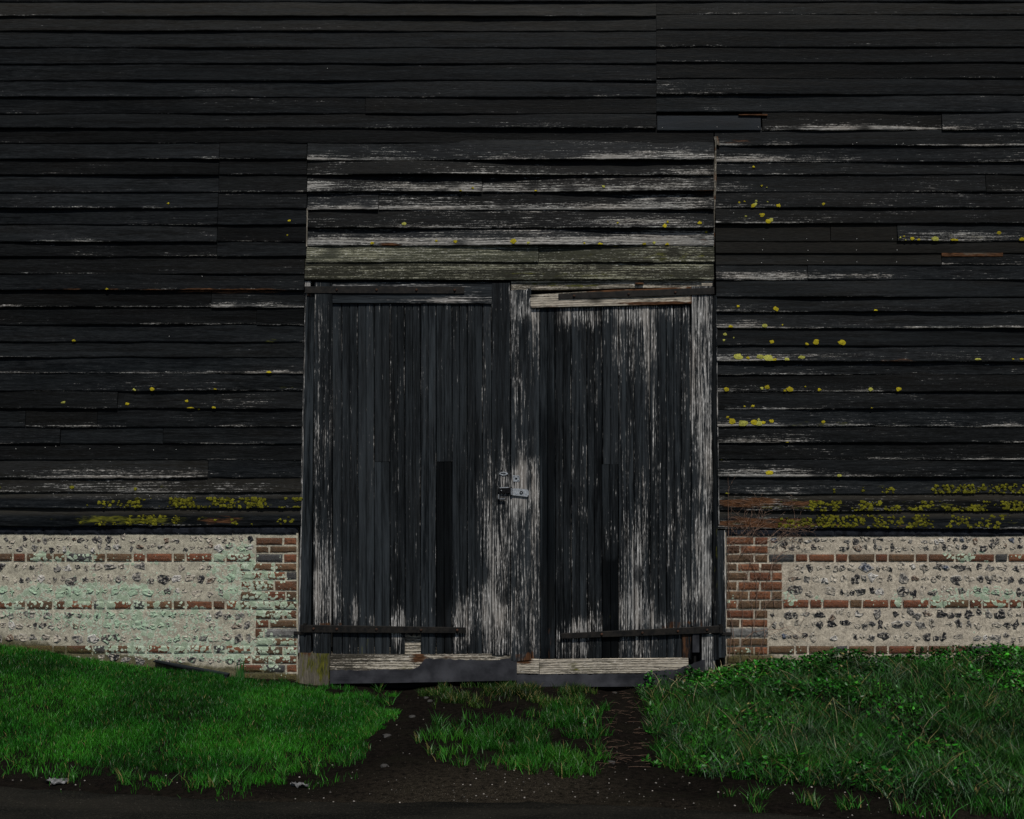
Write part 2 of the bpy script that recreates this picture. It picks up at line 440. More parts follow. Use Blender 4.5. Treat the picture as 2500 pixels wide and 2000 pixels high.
# ------------------------------------------------------------------ lichen spots (photo pixels: x, y, radius, flatness)
LI = []
def addli(x0, y0, lst):
    for q in lst: LI.append((x0 + q[0] * .4174, y0 + q[1] * .4174, q[2] * .4174, q[3] if len(q) > 3 else .85))
addli(1600, 640, [(700,277,16),(1280,288,10),(480,262,8),(435,382,12),(635,376,16),(740,370,5),(403,425,10),(397,460,8),(455,445,5),(676,468,14),(880,482,9),(934,470,18),(1084,473,22,.65),(480,556,28,.6),(535,562,10),(605,556,22,.65),(655,565,30,.75),(690,575,12),(762,573,16),(850,560,20,.5),(1880,570,20,.3),(2083,570,6),(2133,570,14,.4),(413,746,14),(621,740,10),(650,732,15),(752,756,10),(783,747,18),(873,730,6),(955,748,11),(1253,746,14),(1417,745,15),(566,843,10),(519,845,6),(1257,856,5),(420,908,8),(447,933,20),(508,945,28,.75),(575,938,20),(600,945,18),(628,940,11),(600,922,9),(675,932,13),(977,936,11),(766,1056,9,.5),(662,1232,26,.5),(1070,1250,12),(385,1155,6)])
addli(1600, 0, [(571,980,7),(619,1090,6),(649,1100,4),(488,1188,6),(519,1183,5),(586,1180,8),(567,1207,13),(580,1198,10),(652,1185,5),(715,1208,13),(977,1199,9),(619,1262,14),(525,1270,6),(655,1300,18),(672,1290,12),(255,1312,12),(50,1330,14),(66,1307,8),(294,1362,7),(66,1436,12),(1425,1395,6),(1447,1388,6),(1495,1402,12),(1455,1412,6),(1532,1408,10),(1628,1404,20),(1740,1408,22,.4),(2005,1364,14),(2140,1405,15)])
addli(700, 0, [(1018,1126,8),(1090,1108,8),(1850,1100,9),(1457,1125,8),(690,1318,12),(503,1428,14,.5),(877,1415,8),(988,1420,10),(1325,1422,18),(1413,1430,9),(1740,1430,6),(1830,1436,16,.5),(1920,1440,14,.5),(2088,1433,10),(1932,1313,6),(2145,1425,10)])
addli(0, 640, [(438,463,12),(635,167,9),(1576,651,14),(791,748,9),(897,746,14),(1265,747,9),(380,823,13,.6),(750,831,12,.6),(1097,815,9),(1118,856,20,.3),(1165,860,6),(1255,853,12,.6),(428,1318,12),(797,1325,10),(5,1318,8)])
addli(0, 0, [(990,1195,6),(1697,1296,8),(1683,1378,5),(635,1698,9)])
def clumps(x0, x1, y0, y1, n, seed, dens, r=(1.0, 4.6)):
    r_ = np.random.default_rng(seed); k = 0
    while k < n:
        x = r_.uniform(x0, x1); y = r_.uniform(y0, y1)
        if fbm(x / 45, y / 30, seed) + r_.normal() * .05 > dens:
            LI.append((x, y, r_.uniform(*r), r_.uniform(.6, 1))); 
        k += 1
clumps(330, 738, 1216, 1239, 700, 3, .42); clumps(210, 330, 1222, 1240, 30, 31, .55)
clumps(200, 440, 1258, 1282, 190, 4, .44); clumps(440, 738, 1262, 1282, 60, 41, .56)
clumps(1975, 2500, 1224, 1247, 700, 5, .45); clumps(1850, 1990, 1222, 1246, 50, 51, .6)
clumps(1900, 2480, 1258, 1288, 520, 6, .48); clumps(2150, 2500, 1183, 1205, 260, 7, .57)
clumps(1770, 2150, 1190, 1206, 40, 71, .62); clumps(2500, 2900, 1222, 1288, 200, 8, .52); clumps(-400, 0, 1225, 1280, 40, 9, .6)
LI = np.array(LI)

NAILS = np.array([(495,676),(415,822),(41,1096),(112,1093),(138,1090),(221,1096),(292,1093),(376,1099),(431,1098),(36,1150),(134,1149),(216,1149),(288,1153),(371,1153),(132,1206),(286,1209),(367,1211),(1616,315),(1749,313),(1850,313),(1863,585),(1968,585),(2090,585),(2177,585),(1860,612),(1971,613),(2089,612),(2188,612),(1858,643),(1970,637),(2009,641),(2090,641),(2187,641),(2079,355),(2089,351),(2186,356),(2202,353),(800,169),(2189,391),(1790,522),(1970,544)], float)

# ------------------------------------------------------------------ lapped weatherboards
HW = 1.0
def board(mb, x0, x1, yt, yb, off, lip, wearf, mossf=None, rotf=None, fade=0.0, slope=0.0, seed=0, extra=.0, warp=.3, nick=1.0, mat=0, top_over=9):
    """one lapped board; photo pixels; off = how far the wall sheathing stands proud; slope = px rise to the right per 1000 px"""
    L = (x1 - x0) * S
    n = max(3, int(L / .035)); K = 9
    px = np.linspace(x0, x1, n)
    x = wx(px)
    tilt = -slope * (px - x0) / 1000.0
    lipx = lip * (1 + warp * sn(x * .9 + seed * 3.7, seed, 11) + .12 * sn(x * 4 + seed, seed, 12))
    ybx = yb + tilt + nick * (.9 * sn(x * 1.3, seed, 13) + .5 * sn(x * 7, seed, 14) + .5 * np.clip(sn(x * 16, seed, 15) - .3, 0, 1) * -2)
    ytx = np.full(n, yt - top_over) + tilt
    tt = np.array([0, .04, .15, .3, .45, .6, .75, .9, 1.0])       # bottom -> top
    P = np.zeros((n, K + 3, 3)); PX = np.zeros((n, K + 3)); PY = np.zeros((n, K + 3)); T = np.zeros((n, K + 3))
    for j, t in enumerate(tt):
        yy = ybx * (1 - t) + ytx * t
        cup = .004 * np.sin(math.pi * t) * sn(x * .5 + seed, seed, 16)
        dep = off + lipx * (1 - t) + .005 * t + cup
        if j == 0: dep = dep - .003
        P[:, j, 0] = x; P[:, j, 1] = -dep; P[:, j, 2] = wz(yy)
        PX[:, j] = px; PY[:, j] = yy; T[:, j] = t
    for j, (yy, dep) in enumerate(((ytx, np.full(n, off - .012)), (ybx - 2, np.full(n, off - .012)), (ybx + .3, off + lipx - .014))):
        P[:, K + j, 0] = x; P[:, K + j, 1] = -dep; P[:, K + j, 2] = wz(yy); PX[:, K + j] = px; PY[:, K + j] = yy; T[:, K + j] = (1, 0, 0)[j]
    w = wearf(PX, PY, T) + extra
    if callable(fade): fade = fade(PX, PY, T)
    g = np.stack([P[:, :, 0] + seed * 7.31, P[:, :, 2], np.full(PX.shape, seed * .137)], -1)
    mo = mossf(PX, PY, T) if mossf else 0.0
    ro = rotf(PX, PY, T) if rotf else 0.0
    mb.grid(P, closed=True, cap=True, mat=mat, grain=g, wear=w, moss=mo, rot=ro, fade=fade)
    def face(ax, ay):
        b = np.interp(ax, px, ybx); tp = np.interp(ax, px, ytx); lp = np.interp(ax, px, lipx)
        t = np.clip((b - ay) / (b - tp), 0, 1)
        return -(off + lp * (1 - t) + .005 * t), b
    # lichen discs that sit on this board
    for (lx, ly, lr, fl) in LI[(LI[:, 0] > x0) & (LI[:, 0] < x1) & (LI[:, 1] > yt) & (LI[:, 1] <= yb)]:
        k = 11; an = np.linspace(0, 2 * math.pi, k, endpoint=False); rr = lr * (1 + (.16 if lr > 4.5 else .26) * rng.normal(size=k)).clip(.6, 1.35)
        qx = lx + rr * np.cos(an); qy = ly + rr * np.sin(an) * fl
        _, b = face(lx, ly); qy = np.minimum(qy, b - .6)
        dy, _ = face(qx, qy); c0, _ = face(lx, ly)
        V = [(float(wx(lx)), c0 - .006, float(wz(ly)))] + [(float(wx(qx[i])), dy[i] - .0035, float(wz(qy[i]))) for i in range(k)] + [(float(wx(qx[i])), dy[i] + .002, float(wz(qy[i]))) for i in range(k)]
        F = [(0, 1 + (i + 1) % k, 1 + i) for i in range(k)] + [(1 + i, 1 + (i + 1) % k, 1 + k + (i + 1) % k, 1 + k + i) for i in range(k)]
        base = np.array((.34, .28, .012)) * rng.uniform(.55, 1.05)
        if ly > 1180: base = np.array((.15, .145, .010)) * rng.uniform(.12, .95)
        elif rng.random() < .3: base = np.array((.33, .33, .07)) * rng.uniform(.6, 1)
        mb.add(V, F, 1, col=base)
    for (nx, ny) in NAILS[(NAILS[:, 0] > x0) & (NAILS[:, 0] < x1) & (NAILS[:, 1] > yt) & (NAILS[:, 1] <= yb)]:
        d0, _ = face(nx, ny); k = 6; an = np.linspace(0, 2 * math.pi, k, endpoint=False); r = .0030
        V = [(float(wx(nx)), d0 - .005, float(wz(ny)))] + [(float(wx(nx)) + r * math.cos(a), d0 - .003, float(wz(ny)) + r * math.sin(a)) for a in an]
        mb.add(V, [(0, 1 + (i + 1) % k, 1 + i) for i in range(k)], 2)
    return face

MATS = [M['boards'], M['lichen'], M['nail']]
barn = empty('barn', 'black tarred weatherboard barn with a pair of tall peeling plank doors', 'barn')

def rowwear(base, bl=(), low=.12, edge=.25, seed=0):
    def f(px, py, t):
        w = base + low * (1 - t) + blobs(bl, px, py) - .05
        w = w + edge * (t < .08) * vn(px / 190.0, seed, 21) ** 2 * 2.6 - .02
        w = w + .38 * (fbm(px / 210.0, py / 28.0, seed + 3) - .52)
        return w
    return f

# --- upper cladding: runs across the whole barn, joint at px 1602
UL = [8, 43, 78, 118, 158, 199, 239, 280, 315, 352]
UR = [4, 38, 75, 117, 155, 194, 233, 275]
upper = MB()
XL, XR = -620, 3120
sd = 1
for r in range(9):
    yt, yb = UL[r], UL[r + 1]
    fd = [.55, .28, .12, .05, .03, .02, .03, .02, .03][r]
    bl = [(1250, 310, 420, 18, .20), (1000, 350, 260, 5, .22), (1330, 349, 90, 6, .25), (1500, 349, 110, 6, .2), (960, 308, 60, 8, .15)]
    w = rowwear([.0, .0, -.03, -.02, -.02, -.02, -.02, .0, .02][r], bl, .05, .12, r)
    rt = (lambda px, py, t: .75 * (t < .3) * smooth(.5, .8, vn(px / 30., 1, 77)) * (np.abs(px - 980) < 260) * .0)
    xs = [XL, 893, 1602] if r == 6 else [XL, 1742 if r == 8 else 1602]
    for a, b in zip(xs[:-1], xs[1:]):
        board(upper, a, b - (1.2 if b < 1602 else .6), yt, yb, .0, .021 + .004 * sn(r, 3, 9), w, fade=fd + .06 * rng.random(), seed=sd, warp=.35); sd += 1
for r in range(7):
    yt, yb = UR[r], UR[r + 1]
    fd = [.42, .26, .10, .05, .03, .03, .03][r]
    w = rowwear(-.02, [(1700, 222, 180, 20, .22), (1620, 200, 60, 40, .2), (1750, 265, 60, 8, .2), (2080, 110, 70, 6, .22), (1810, 48, 30, 14, .1)], .05, .14, r + 40)
    board(upper, 1602, XR, yt, yb, .001, .021 + .004 * sn(r, 5, 9), w, fade=fd + .05 * rng.random(), seed=sd, warp=.4); sd += 1
# rows above the picture, up to the eaves
for r in range(1):
    board(upper, XL, XR, -34, 7, .0, .020, rowwear(-.05, (), .05, .1, 60), fade=.1, seed=sd); sd += 1
o = upper.build('weatherboarding', MATS, barn); tag(o, 'plain black boards running under the eaves across the whole barn')

# --- left of the doors
left = MB()
LB = [352, 391, 429, 471, 510, 550, 592, 628, 670, 710, 751, 794, 836, 873, 913, 955, 998, 1043, 1084, 1124, 1167, 1203, 1241, 1284]
blL = [(440, 390, 110, 4, .35), (640, 744, 120, 9, .40), (560, 746, 60, 5, .2), (250, 1155, 290, 14, .36), (460, 1150, 60, 10, .18), (370, 1187, 420, 17, .34), (350, 1212, 420, 8, .30), (480, 709, 300, 5, .2), (680, 650, 40, 6, .2), (280, 910, 420, 5, .25), (650, 912, 90, 5, .2), (560, 1083, 150, 4, .3), (330, 750, 330, 4, .35), (420, 549, 110, 3, .3), (200, 690, 300, 12, .12), (330, 975, 90, 12, .14), (600, 985, 80, 10, .1), (80, 1030, 80, 12, .12), (270, 1030, 60, 12, .1), (560, 1020, 110, 15, .08), (700, 1155, 70, 8, .18), (550, 1250, 250, 5, .18)]
mossL = lambda px, py, t: blobs([(370, 1190, 460, 15, .45), (380, 1268, 420, 18, .45), (570, 1231, 240, 11, .5), (320, 1270, 140, 12, .42), (680, 835, 60, 10, .5), (700, 945, 40, 8, .5), (300, 952, 420, 4, .4)], px, py)
rotL = lambda px, py, t: blobs([(530, 711, 220, 7, .85), (150, 708, 160, 4, .6), (540, 1268, 70, 14, .55), (360, 1284, 400, 3, .4)], px, py)
for r in range(len(LB) - 1):
    yt, yb = LB[r], LB[r + 1]
    xe = 751 if r < 7 else np.interp(yb, [628, 1284], [746, 738])
    if r < 7: xs = [XL, 538 - r * 1.1, xe]
    elif r == 9: xs = [XL, 518, xe]
    elif r == 10: xs = [XL, 628, xe]
    elif r == 15: xs = [XL, 290, xe]
    elif r == 16: xs = [XL, 65, 240, xe]
    elif r == 17: xs = [XL, 150, 400, xe]
    elif r == 19: xs = [XL, 510, xe]
    else: xs = [XL, xe]
    for a, b in zip(xs[:-1], xs[1:]):
        base = .0 + .04 * rng.normal()
        fd = {20: .45, 19: .35 if a < 500 else .03, 21: lambda p, q, t: 1.0 * smooth(.5, .65, t), 22: lambda p, q, t: 1.0 * smooth(.5, .65, t)}.get(r, .02 + .10 * rng.random())  # lowest two courses: lit upper half painted in as a paler colour
        lp = {21: .030, 22: .024, 20: .024, 8: .028}.get(r, .019 + .007 * rng.random())
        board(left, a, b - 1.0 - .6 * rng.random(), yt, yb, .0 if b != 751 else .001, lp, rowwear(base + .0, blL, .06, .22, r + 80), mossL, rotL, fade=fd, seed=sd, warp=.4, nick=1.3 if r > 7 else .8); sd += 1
o = left.build('weatherboarding', MATS, barn); tag(o, 'sooty black boards left of the doors with mossy lowest courses')

# --- panel over the doors
mid = MB()
CB = [352, 394, 430, 471, 514, 560, 601]
blC = [(770, 388, 30, 8, .35), (870, 460, 200, 16, .15), (760, 455, 80, 14, .35), (1150, 458, 60, 14, .2), (1350, 462, 330, 12, .30), (1020, 490, 100, 14, .28), (1250, 508, 420, 10, .34), (1620, 495, 130, 18, .30), (1050, 520, 160, 8, .1), (1500, 545, 180, 16, .26), (1250, 592, 500, 12, .36), (1650, 580, 120, 20, .3), (1600, 385, 200, 9, .3), (1480, 388, 60, 9, .3), (900, 392, 100, 5, .2), (1680, 440, 80, 20, .25), (800, 590, 90, 14, .2), (1690, 400, 60, 40, .1)]
rotC = lambda px, py, t: blobs([(955, 600, 45, 7, .8), (1715, 470, 50, 16, .5), (1725, 590, 30, 14, .5), (1720, 400, 20, 6, .5)], px, py)
for r in range(6):
    yt, yb = CB[r], CB[r + 1]
    xs = {2: [752, 1178, 1742], 3: [752, 926, 1742]}.get(r, [752, 1742])
    for a, b in zip(xs[:-1], xs[1:]):
        board(mid, a + .5, b - 1, yt, yb, .006, .032 + .008 * rng.random(), rowwear([.12, .06, .12, .14, .12, .22][r], blC, .26, .18, r + 120), None, rotC, fade=.10 + .1 * rng.random(), seed=sd, warp=.55, nick=1.0); sd += 1
o = mid.build('weatherboarding', MATS, barn); tag(o, 'short panel of silvery peeling boards over the doors')
lint = MB()
mossC = lambda px, py, t: blobs([(1250, 632, 520, 30, .22), (1540, 628, 200, 14, .25), (1050, 672, 380, 12, .40), (1500, 674, 260, 12, .40), (1680, 660, 90, 24, .25), (1660, 630, 80, 20, .25)], px, py)
board(lint, 750, 1314, 601, 642, .010, .024, rowwear(.52, (), .05, .1, 140), mossC, fade=.3, seed=sd, nick=.6); sd += 1
board(lint, 1315.5, 1742, 601, 642, .011, .024, rowwear(.36, (), .05, .1, 141), mossC, fade=.3, seed=sd, nick=.6); sd += 1
board(lint, 746, 1741, 642, 685, .012, .026, rowwear(.42, [(1250, 655, 520, 6, .25)], .02, .1, 142), mossC, fade=.3, seed=sd, nick=.4, warp=.1); sd += 1
M['mossboard'] = wood_material('algae_stained_boards', (.014, .015, .009), (.046, .048, .028), (.045, .045, .032), (.20, .198, .145), (.19, .18, .11), .5, (.045, .048, .030))
o = lint.build('lintel_board', [M['mossboard'], M['lichen'], M['nail']], barn); tag(o, 'three bare greenish boards directly above the doors')

# --- right of the doors
right = MB()
RB = [280, 320, 358, 397, 428, 471, 510, 548, 591, 620, 648, 685, 726, 763, 802, 845, 884, 915, 957, 999, 1042, 1082, 1122, 1165, 1206, 1248, 1291]
blR = [(1800, 390, 130, 16, .42), (2000, 390, 130, 12, .2), (1770, 350, 60, 12, .3), (1900, 350, 60, 8, .2), (2070, 314, 240, 8, .55), (1830, 418, 110, 9, .25), (1780, 458, 60, 12, .35), (1800, 505, 130, 8, .22), (1820, 540, 140, 12, .25), (2340, 578, 170, 12, .45), (1860, 674, 120, 14, .5), (2080, 676, 120, 10, .4), (1800, 715, 50, 10, .25), (1820, 752, 130, 12, .36), (2100, 752, 260, 9, .16), (1790, 790, 80, 12, .36), (2000, 796, 250, 5, .14), (1800, 840, 50, 8, .2), (1800, 875, 120, 12, .40), (2030, 868, 120, 6, .35), (1900, 914, 300, 4, .3), (1840, 950, 130, 8, .18), (2060, 940, 200, 12, .12), (1800, 998, 220, 3, .3), (1830, 1035, 130, 9, .22), (1840, 1078, 140, 6, .26), (1850, 1155, 180, 12, .40), (2000, 1164, 240, 3, .3), (1900, 1195, 140, 9, .45), (2200, 1190, 280, 10, .18), (1800, 1225, 130, 14, .32), (1800, 1275, 130, 14, .28), (2460, 460, 60, 12, .2)]
mossR = lambda px, py, t: blobs([(1790, 750, 70, 12, .45), (1830, 540, 120, 12, .45), (2340, 580, 160, 12, .5), (2080, 676, 110, 10, .45), (1800, 880, 60, 10, .45), (2300, 1034, 260, 10, .45), (1980, 1032, 110, 8, .4), (1860, 1156, 120, 10, .4), (2260, 1234, 360, 13, .52), (2240, 1278, 370, 13, .46), (1850, 1230, 180, 18, .5), (1850, 1276, 180, 18, .5), (2000, 1040, 120, 6, .3), (2300, 1190, 200, 12, .4), (2050, 950, 120, 8, .35)], px, py)
rotR = lambda px, py, t: blobs([(1790, 348, 50, 8, .6), (1900, 722, 200, 6, .4), (2200, 880, 220, 6, .4), (1860, 1228, 160, 15, .85), (1840, 1275, 190, 16, .75), (1900, 1200, 100, 6, .5), (2080, 1285, 300, 6, .4)], px, py)
XB = 1744
for r in range(len(RB) - 1):
    yt, yb = RB[r], RB[r + 1]
    xb = 1860 if r == 0 else np.interp(yb, [358, 1291], [1744, 1752])
    xs = {0: [xb, 2298, XR], 4: [xb, 2405, XR], 7: [xb, 2027, 2189, XR], 9: [xb, 2298, XR], 10: [xb, 1971, XR]}.get(r, [xb, XR])
    new = r in (7, 8, 9)
    for i, (a, b) in enumerate(zip(xs[:-1], xs[1:])):
        isnew = (r == 7 and i < 2) or r == 8 or (r == 9 and i == 0)
        base = -.25 if isnew else .02 + .04 * rng.normal()
        if r in (14, 11, 12): base -= .22
        fd = .30 if isnew else .02 + .12 * rng.random()
        if r in (24, 25): fd = lambda p, q, t: 1.0 * smooth(.5, .65, t)  # paler upper half paints in the light these two courses catch
        lp = {24: .030, 25: .024, 12: .028, 15: .034, 11: .030}.get(r, .018 + .008 * rng.random())
        if isnew: lp = .017
        if r == 9 and i == 1: lp = .010
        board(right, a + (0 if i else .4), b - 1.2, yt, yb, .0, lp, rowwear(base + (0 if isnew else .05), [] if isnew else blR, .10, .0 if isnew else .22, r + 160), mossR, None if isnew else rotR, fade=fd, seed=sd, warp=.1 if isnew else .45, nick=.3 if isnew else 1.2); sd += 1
o = right.build('weatherboarding', MATS, barn); tag(o, 'black boards right of the doors spotted with yellow lichen')

# patch board and a strip of raw wood
pm = MB()
board(pm, 1604, 1856, 284, 321, .005, .018, rowwear(-.4, (), 0, 0, 190), fade=.10, seed=sd, warp=.05, nick=.15, top_over=0); sd += 1
M['patch'] = wood_material('fresh_blue_black_paint', (.010, .0125, .0155), (.013, .0160, .0195))
o = pm.build('patch_board', [M['patch'], M['lichen'], M['nail']], barn); tag(o, 'newer smooth blue-black patch board high right of the doors')

# ------------------------------------------------------------------ straight timbers
def timber(mb, p0, p1, w0, yf, th, wearf, w1=None, moss=0.0, rot=0.0, fade=0.05, jag0=0, jag1=0, bead=False, nac=5, bev=.003, wob=.4, seed=0, step=.05, mat=0):
    """bar from photo pixel p0 to p1, w0/w1 px wide, front at depth yf, thickness th (m)"""
    p0 = np.array(p0, float); p1 = np.array(p1, float); w1 = w0 if w1 is None else w1
    L = np.hypot(*(p1 - p0)); d = (p1 - p0) / L; nrm = np.array((-d[1], d[0]))
    n = max(3, int(L * S / step) + 1)
    b = bev / S
    hs = np.linspace(-1, 1, nac); cols = [(-1, bev)] + [(q * (1 - 2 * b / w0), 0) for q in hs] + [(1, bev)]
    if bead: 
        q = 2 * .005 / S / w0; cols = [(-1, bev + .003), (-1 + q, 0), (-.5, 0), (-q, 0), (0, .009), (q, 0), (.5, 0), (1 - q, 0), (1, bev + .003)]
    cols = cols + [(1, th), (-1, th)]
    K = len(cols)
    u = np.linspace(0, 1, n)
    P = np.zeros((n, K, 3)); PX = np.zeros((n, K)); PY = np.zeros((n, K)); G = np.zeros((n, K, 3))
    for j, (s, dep) in enumerate(cols):
        ww = (w0 + (w1 - w0) * u) * .5
        e = s * ww + wob * sn(u * L * S * 3 + seed * 5, seed + (0 if s < 0 else 9), 31) * abs(s)
        al = u * L
        al = al + (1 - smooth(0, 30, u * L)) * (-jag0) * (.5 + .5 * sn(j * .9 + seed * 3, seed, 33)) * (1 if dep < th else .6)
        al = al + smooth(L - 30, L, u * L) * jag1 * sn(j * .9 + seed * 3, seed, 34)
        q = p0[None] + al[:, None] * d[None] + e[:, None] * nrm[None]
        PX[:, j] = q[:, 0]; PY[:, j] = q[:, 1]
        P[:, j, 0] = wx(q[:, 0]); P[:, j, 2] = wz(q[:, 1]); P[:, j, 1] = yf + dep + .002 * sn(u * L * S * 1.2 + seed, seed, 35)
        G[:, j] = np.stack([u * L * S + seed * 3.77, e * S + .03 * (s if dep >= th else 0), np.full(n, seed * .173)], -1)
    ev = lambda q: q(PX, PY) if callable(q) else q
    arr = np.zeros((n, K)); arr[:, 0] = .30; arr[:, K - 3] = .26; arr = arr * (vn(PY / 60, seed, 36) > .35)
    mb.grid(P, closed=True, cap=True, mat=mat, grain=G, wear=ev(wearf) + arr, moss=ev(moss), rot=ev(rot), fade=ev(fade))

def slab(mb, p0, p1, w0, yf, th, w1=None, mat=0, **k):
    timber(mb, p0, p1, w0, yf, th, 0.0, w1=w1, mat=mat, **k)

# door wear (photo pixels)
dbl = [
    # left leaf
    (790, 1000, 22, 330, .16), (772, 900, 8, 330, .30), (790, 1420, 38, 110, .42), (770, 1300, 18, 260, .2), (822, 1480, 20, 60, .3), (1215, 1260, 45, 170, .34), (1180, 1480, 60, 60, .30), (1215, 1540, 50, 70, .34), (1120, 1530, 30, 70, .42), (865, 1490, 14, 40, .4), (905, 1515, 18, 20, .45), (968, 1510, 22, 50, .45), (1000, 1520, 25, 18, .4), (1040, 1520, 12, 16, .4), (960, 1570, 25, 40, .3), (1060, 1570, 30, 30, .2), (1210, 1400, 30, 120, .2), (1230, 1130, 12, 80, .2),
    (1080, 755, 110, 30, .12), (900, 760, 200, 22, .06),
    # right leaf
    (1272, 730, 30, 60, .36), (1256, 880, 12, 190, .28), (1275, 1000, 8, 140, .2), (1272, 1180, 32, 80, .46), (1275, 1300, 32, 160, .26), (1310, 1250, 14, 200, .28), (1285, 1520, 40, 110, .26),
    (1500, 765, 220, 30, .36), (1400, 770, 60, 45, .2), (1540, 830, 60, 100, .22), (1480, 900, 30, 80, .1), (1300, 800, 30, 70, .26), (1580, 880, 14, 160, .25), (1600, 1000, 8, 250, .2), (1395, 1200, 6, 300, .18), (1540, 1380, 22, 150, .40), (1570, 1330, 16, 150, .34), (1530, 1490, 70, 50, .40), (1430, 1525, 60, 24, .40), (1400, 1570, 60, 40, .36), (1555, 1580, 60, 40, .3), (1610, 1520, 60, 24, .34), (1640, 1400, 16, 150, .2), (1610, 1300, 18, 160, .12), (1490, 1300, 14, 60, .22),
    (1715, 900, 34, 230, .20), (1722, 1150, 22, 300, .28), (1715, 1400, 34, 130, .34), (1675, 1480, 16, 80, .34), (1700, 760, 30, 60, .16), (1665, 1350, 12, 180, .2), (1690, 900, 4, 180, .4), (1597, 960, 3, 220, .3), (1512, 960, 3, 220, .1)]
def dw(extra=0.0):
    return lambda px, py: blobs(dbl, px, py) * .84 + extra + .22 * (fbm(px / 16., py / 120., 5) - .5)
def dmoss(px, py): return blobs([(880, 1570, 30, 40, .55), (1000, 1560, 40, 30, .3), (1520, 1560, 160, 30, .3), (1500, 1515, 40, 16, .5), (820, 1525, 60, 10, .5), (1480, 1290, 14, 80, .25), (1650, 800, 16, 60, .3)], px, py)
def drot(px, py): return blobs([(1280, 1603, 30, 18, .8), (1660, 1575, 26, 40, .42), (1610, 1570, 30, 40, .35), (1700, 1520, 40, 10, .7), (800, 1528, 60, 9, .75), (960, 1532, 80, 5, .6), (1640, 1530, 30, 20, .6), (1340, 1560, 18, 80, .4)], px, py)

def make_door(name, label): 
    o = bpy.data.objects.new(name, None); sc.collection.objects.link(o); o.parent = barn; o['label'] = label; return o

YP = -.002      # plank face
YS = -.020      # stile face
# ----- left leaf
pl = MB()
LE = [812, 835, 874, 914, 952, 989, 1027, 1065, 1104, 1141, 1179, 1201]
LEX = [.12, .10, .08, .06, .14, .06, .06, .02, .10, .10, .20]
for i in range(11):
    xa, xb = LE[i], LE[i + 1]; w = xb - xa - 1.5; xc = (xa + xb) / 2
    e = LEX[i] + .0
    if i == 5: segs = [(742, 1546)]
    else: segs = [(742, 1597)]
    if i == 7: segs = [(742, 1127), (1128, 1597)]
    if i == 3: segs = [(742, 1127), (1128, 1597)]
    for k, (ya, yb) in enumerate(segs):
        ee = e; yf = YP + .003 * rng.random()
        if i == 7 and k == 1: ee = -.36; yf = YP + .004
        if i == 3 and k == 1: ee = e - .25
        if i == 2: ee = e - .05
        timber(pl, (xc + (xc - 1010) * -.0 - 1, ya), (xc, yb), w, yf, .022, dw(ee), moss=dmoss, rot=drot, fade=.45 * rng.random() ** 1.5 + .08 if ee > -.4 else 0.0, jag1=2 if yb > 1590 else (14 if i == 5 else 0), bead=w > 30, seed=sd, nac=4); sd += 1
door_l = pl.build('door', M['doorwood'], barn); tag(door_l, 'left door leaf of dark grooved planks with a gap at the bottom')
def sub(mb, name, mats, par, label=None):
    o = mb.build(name, mats, par)
    if label: o['label'] = label
    return o
q = MB(); timber(q, (791, 690), (787, 1597), 43, YS, .026, dw(.10), moss=dmoss, rot=drot, fade=.2, seed=sd, jag1=1.5, nac=6); sd += 1
sub(q, 'stile', M['doorwood'], door_l)
q = MB(); timber(q, (1223, 692), (1223, 1597), 44, YS, .026, dw(.10), moss=dmoss, rot=drot, fade=.22, seed=sd, jag1=1.5, nac=6); sd += 1
sub(q, 'stile', M['doorwood'], door_l)
q = MB(); timber(q, (813, 715), (1201, 716), 52, YS + .003, .024, lambda px, py: .08 + blobs([(950, 697, 180, 5, .5), (1060, 735, 160, 8, .30), (1160, 730, 60, 22, .25), (1090, 733, 40, 12, .25)], px, py), fade=.18, seed=sd, nac=7); sd += 1
sub(q, 'rail', M['doorwood'], door_l)
# ----- right leaf
pr = MB()
RE = [1297, 1319, 1356, 1396, 1434, 1471, 1511, 1549, 1588, 1628, 1665, 1688]
REX = [.16, -.14, .08, .08, .06, .02, .12, .12, .10, .08, .12]
for i in range(11):
    xa, xb = RE[i], RE[i + 1]; w = xb - xa - 1.5; xc = (xa + xb) / 2
    e = REX[i] + .03
    segs = [(748, 1609)]
    if i in (5,): segs = [(748, 1135), (1136, 1609)]
    for k, (ya, yb) in enumerate(segs):
        def wf(px, py, e=e, i=i):
            r = dw(e)(px, py)
            if i == 5: r = r - .7 * smooth(1330, 1400, py)
            if i == 1: r = r - .25 * smooth(900, 1050, py)
            return r
        timber(pr, (xc - 2, ya), (xc, yb), w, YP + .003 * rng.random(), .022, wf, moss=dmoss, rot=drot, fade=.03 + .3 * rng.random() ** 2, jag0=3, jag1=2, bead=w > 30, seed=sd, nac=4); sd += 1
door_r = pr.build('door', M['doorwood'], barn); tag(door_r, 'right door leaf with white peeling planks and a rotten top rail')
q = MB(); timber(q, (1272, 712), (1272, 1612), 50, YS, .026, dw(.14), moss=dmoss, rot=drot, fade=.12, seed=sd, jag0=8, jag1=4, nac=7); sd += 1
sub(q, 'stile', M['doorwood'], door_r)
q = MB(); timber(q, (1713, 702), (1712, 1528), 50, YS, .026, dw(.26), moss=dmoss, rot=drot, fade=.12, seed=sd, jag0=3, jag1=6, nac=7); sd += 1
sub(q, 'stile', M['doorwood'], door_r)
q = MB(); timber(q, (1676, 1546), (1676, 1606), 22, YS + .008, .02, dw(.1), rot=.7, seed=sd, nac=4); timber(q, (1698, 1546), (1698, 1592), 17, YS + .004, .02, 0., fade=.3, seed=sd + 1, nac=4, mat=1); sd += 2
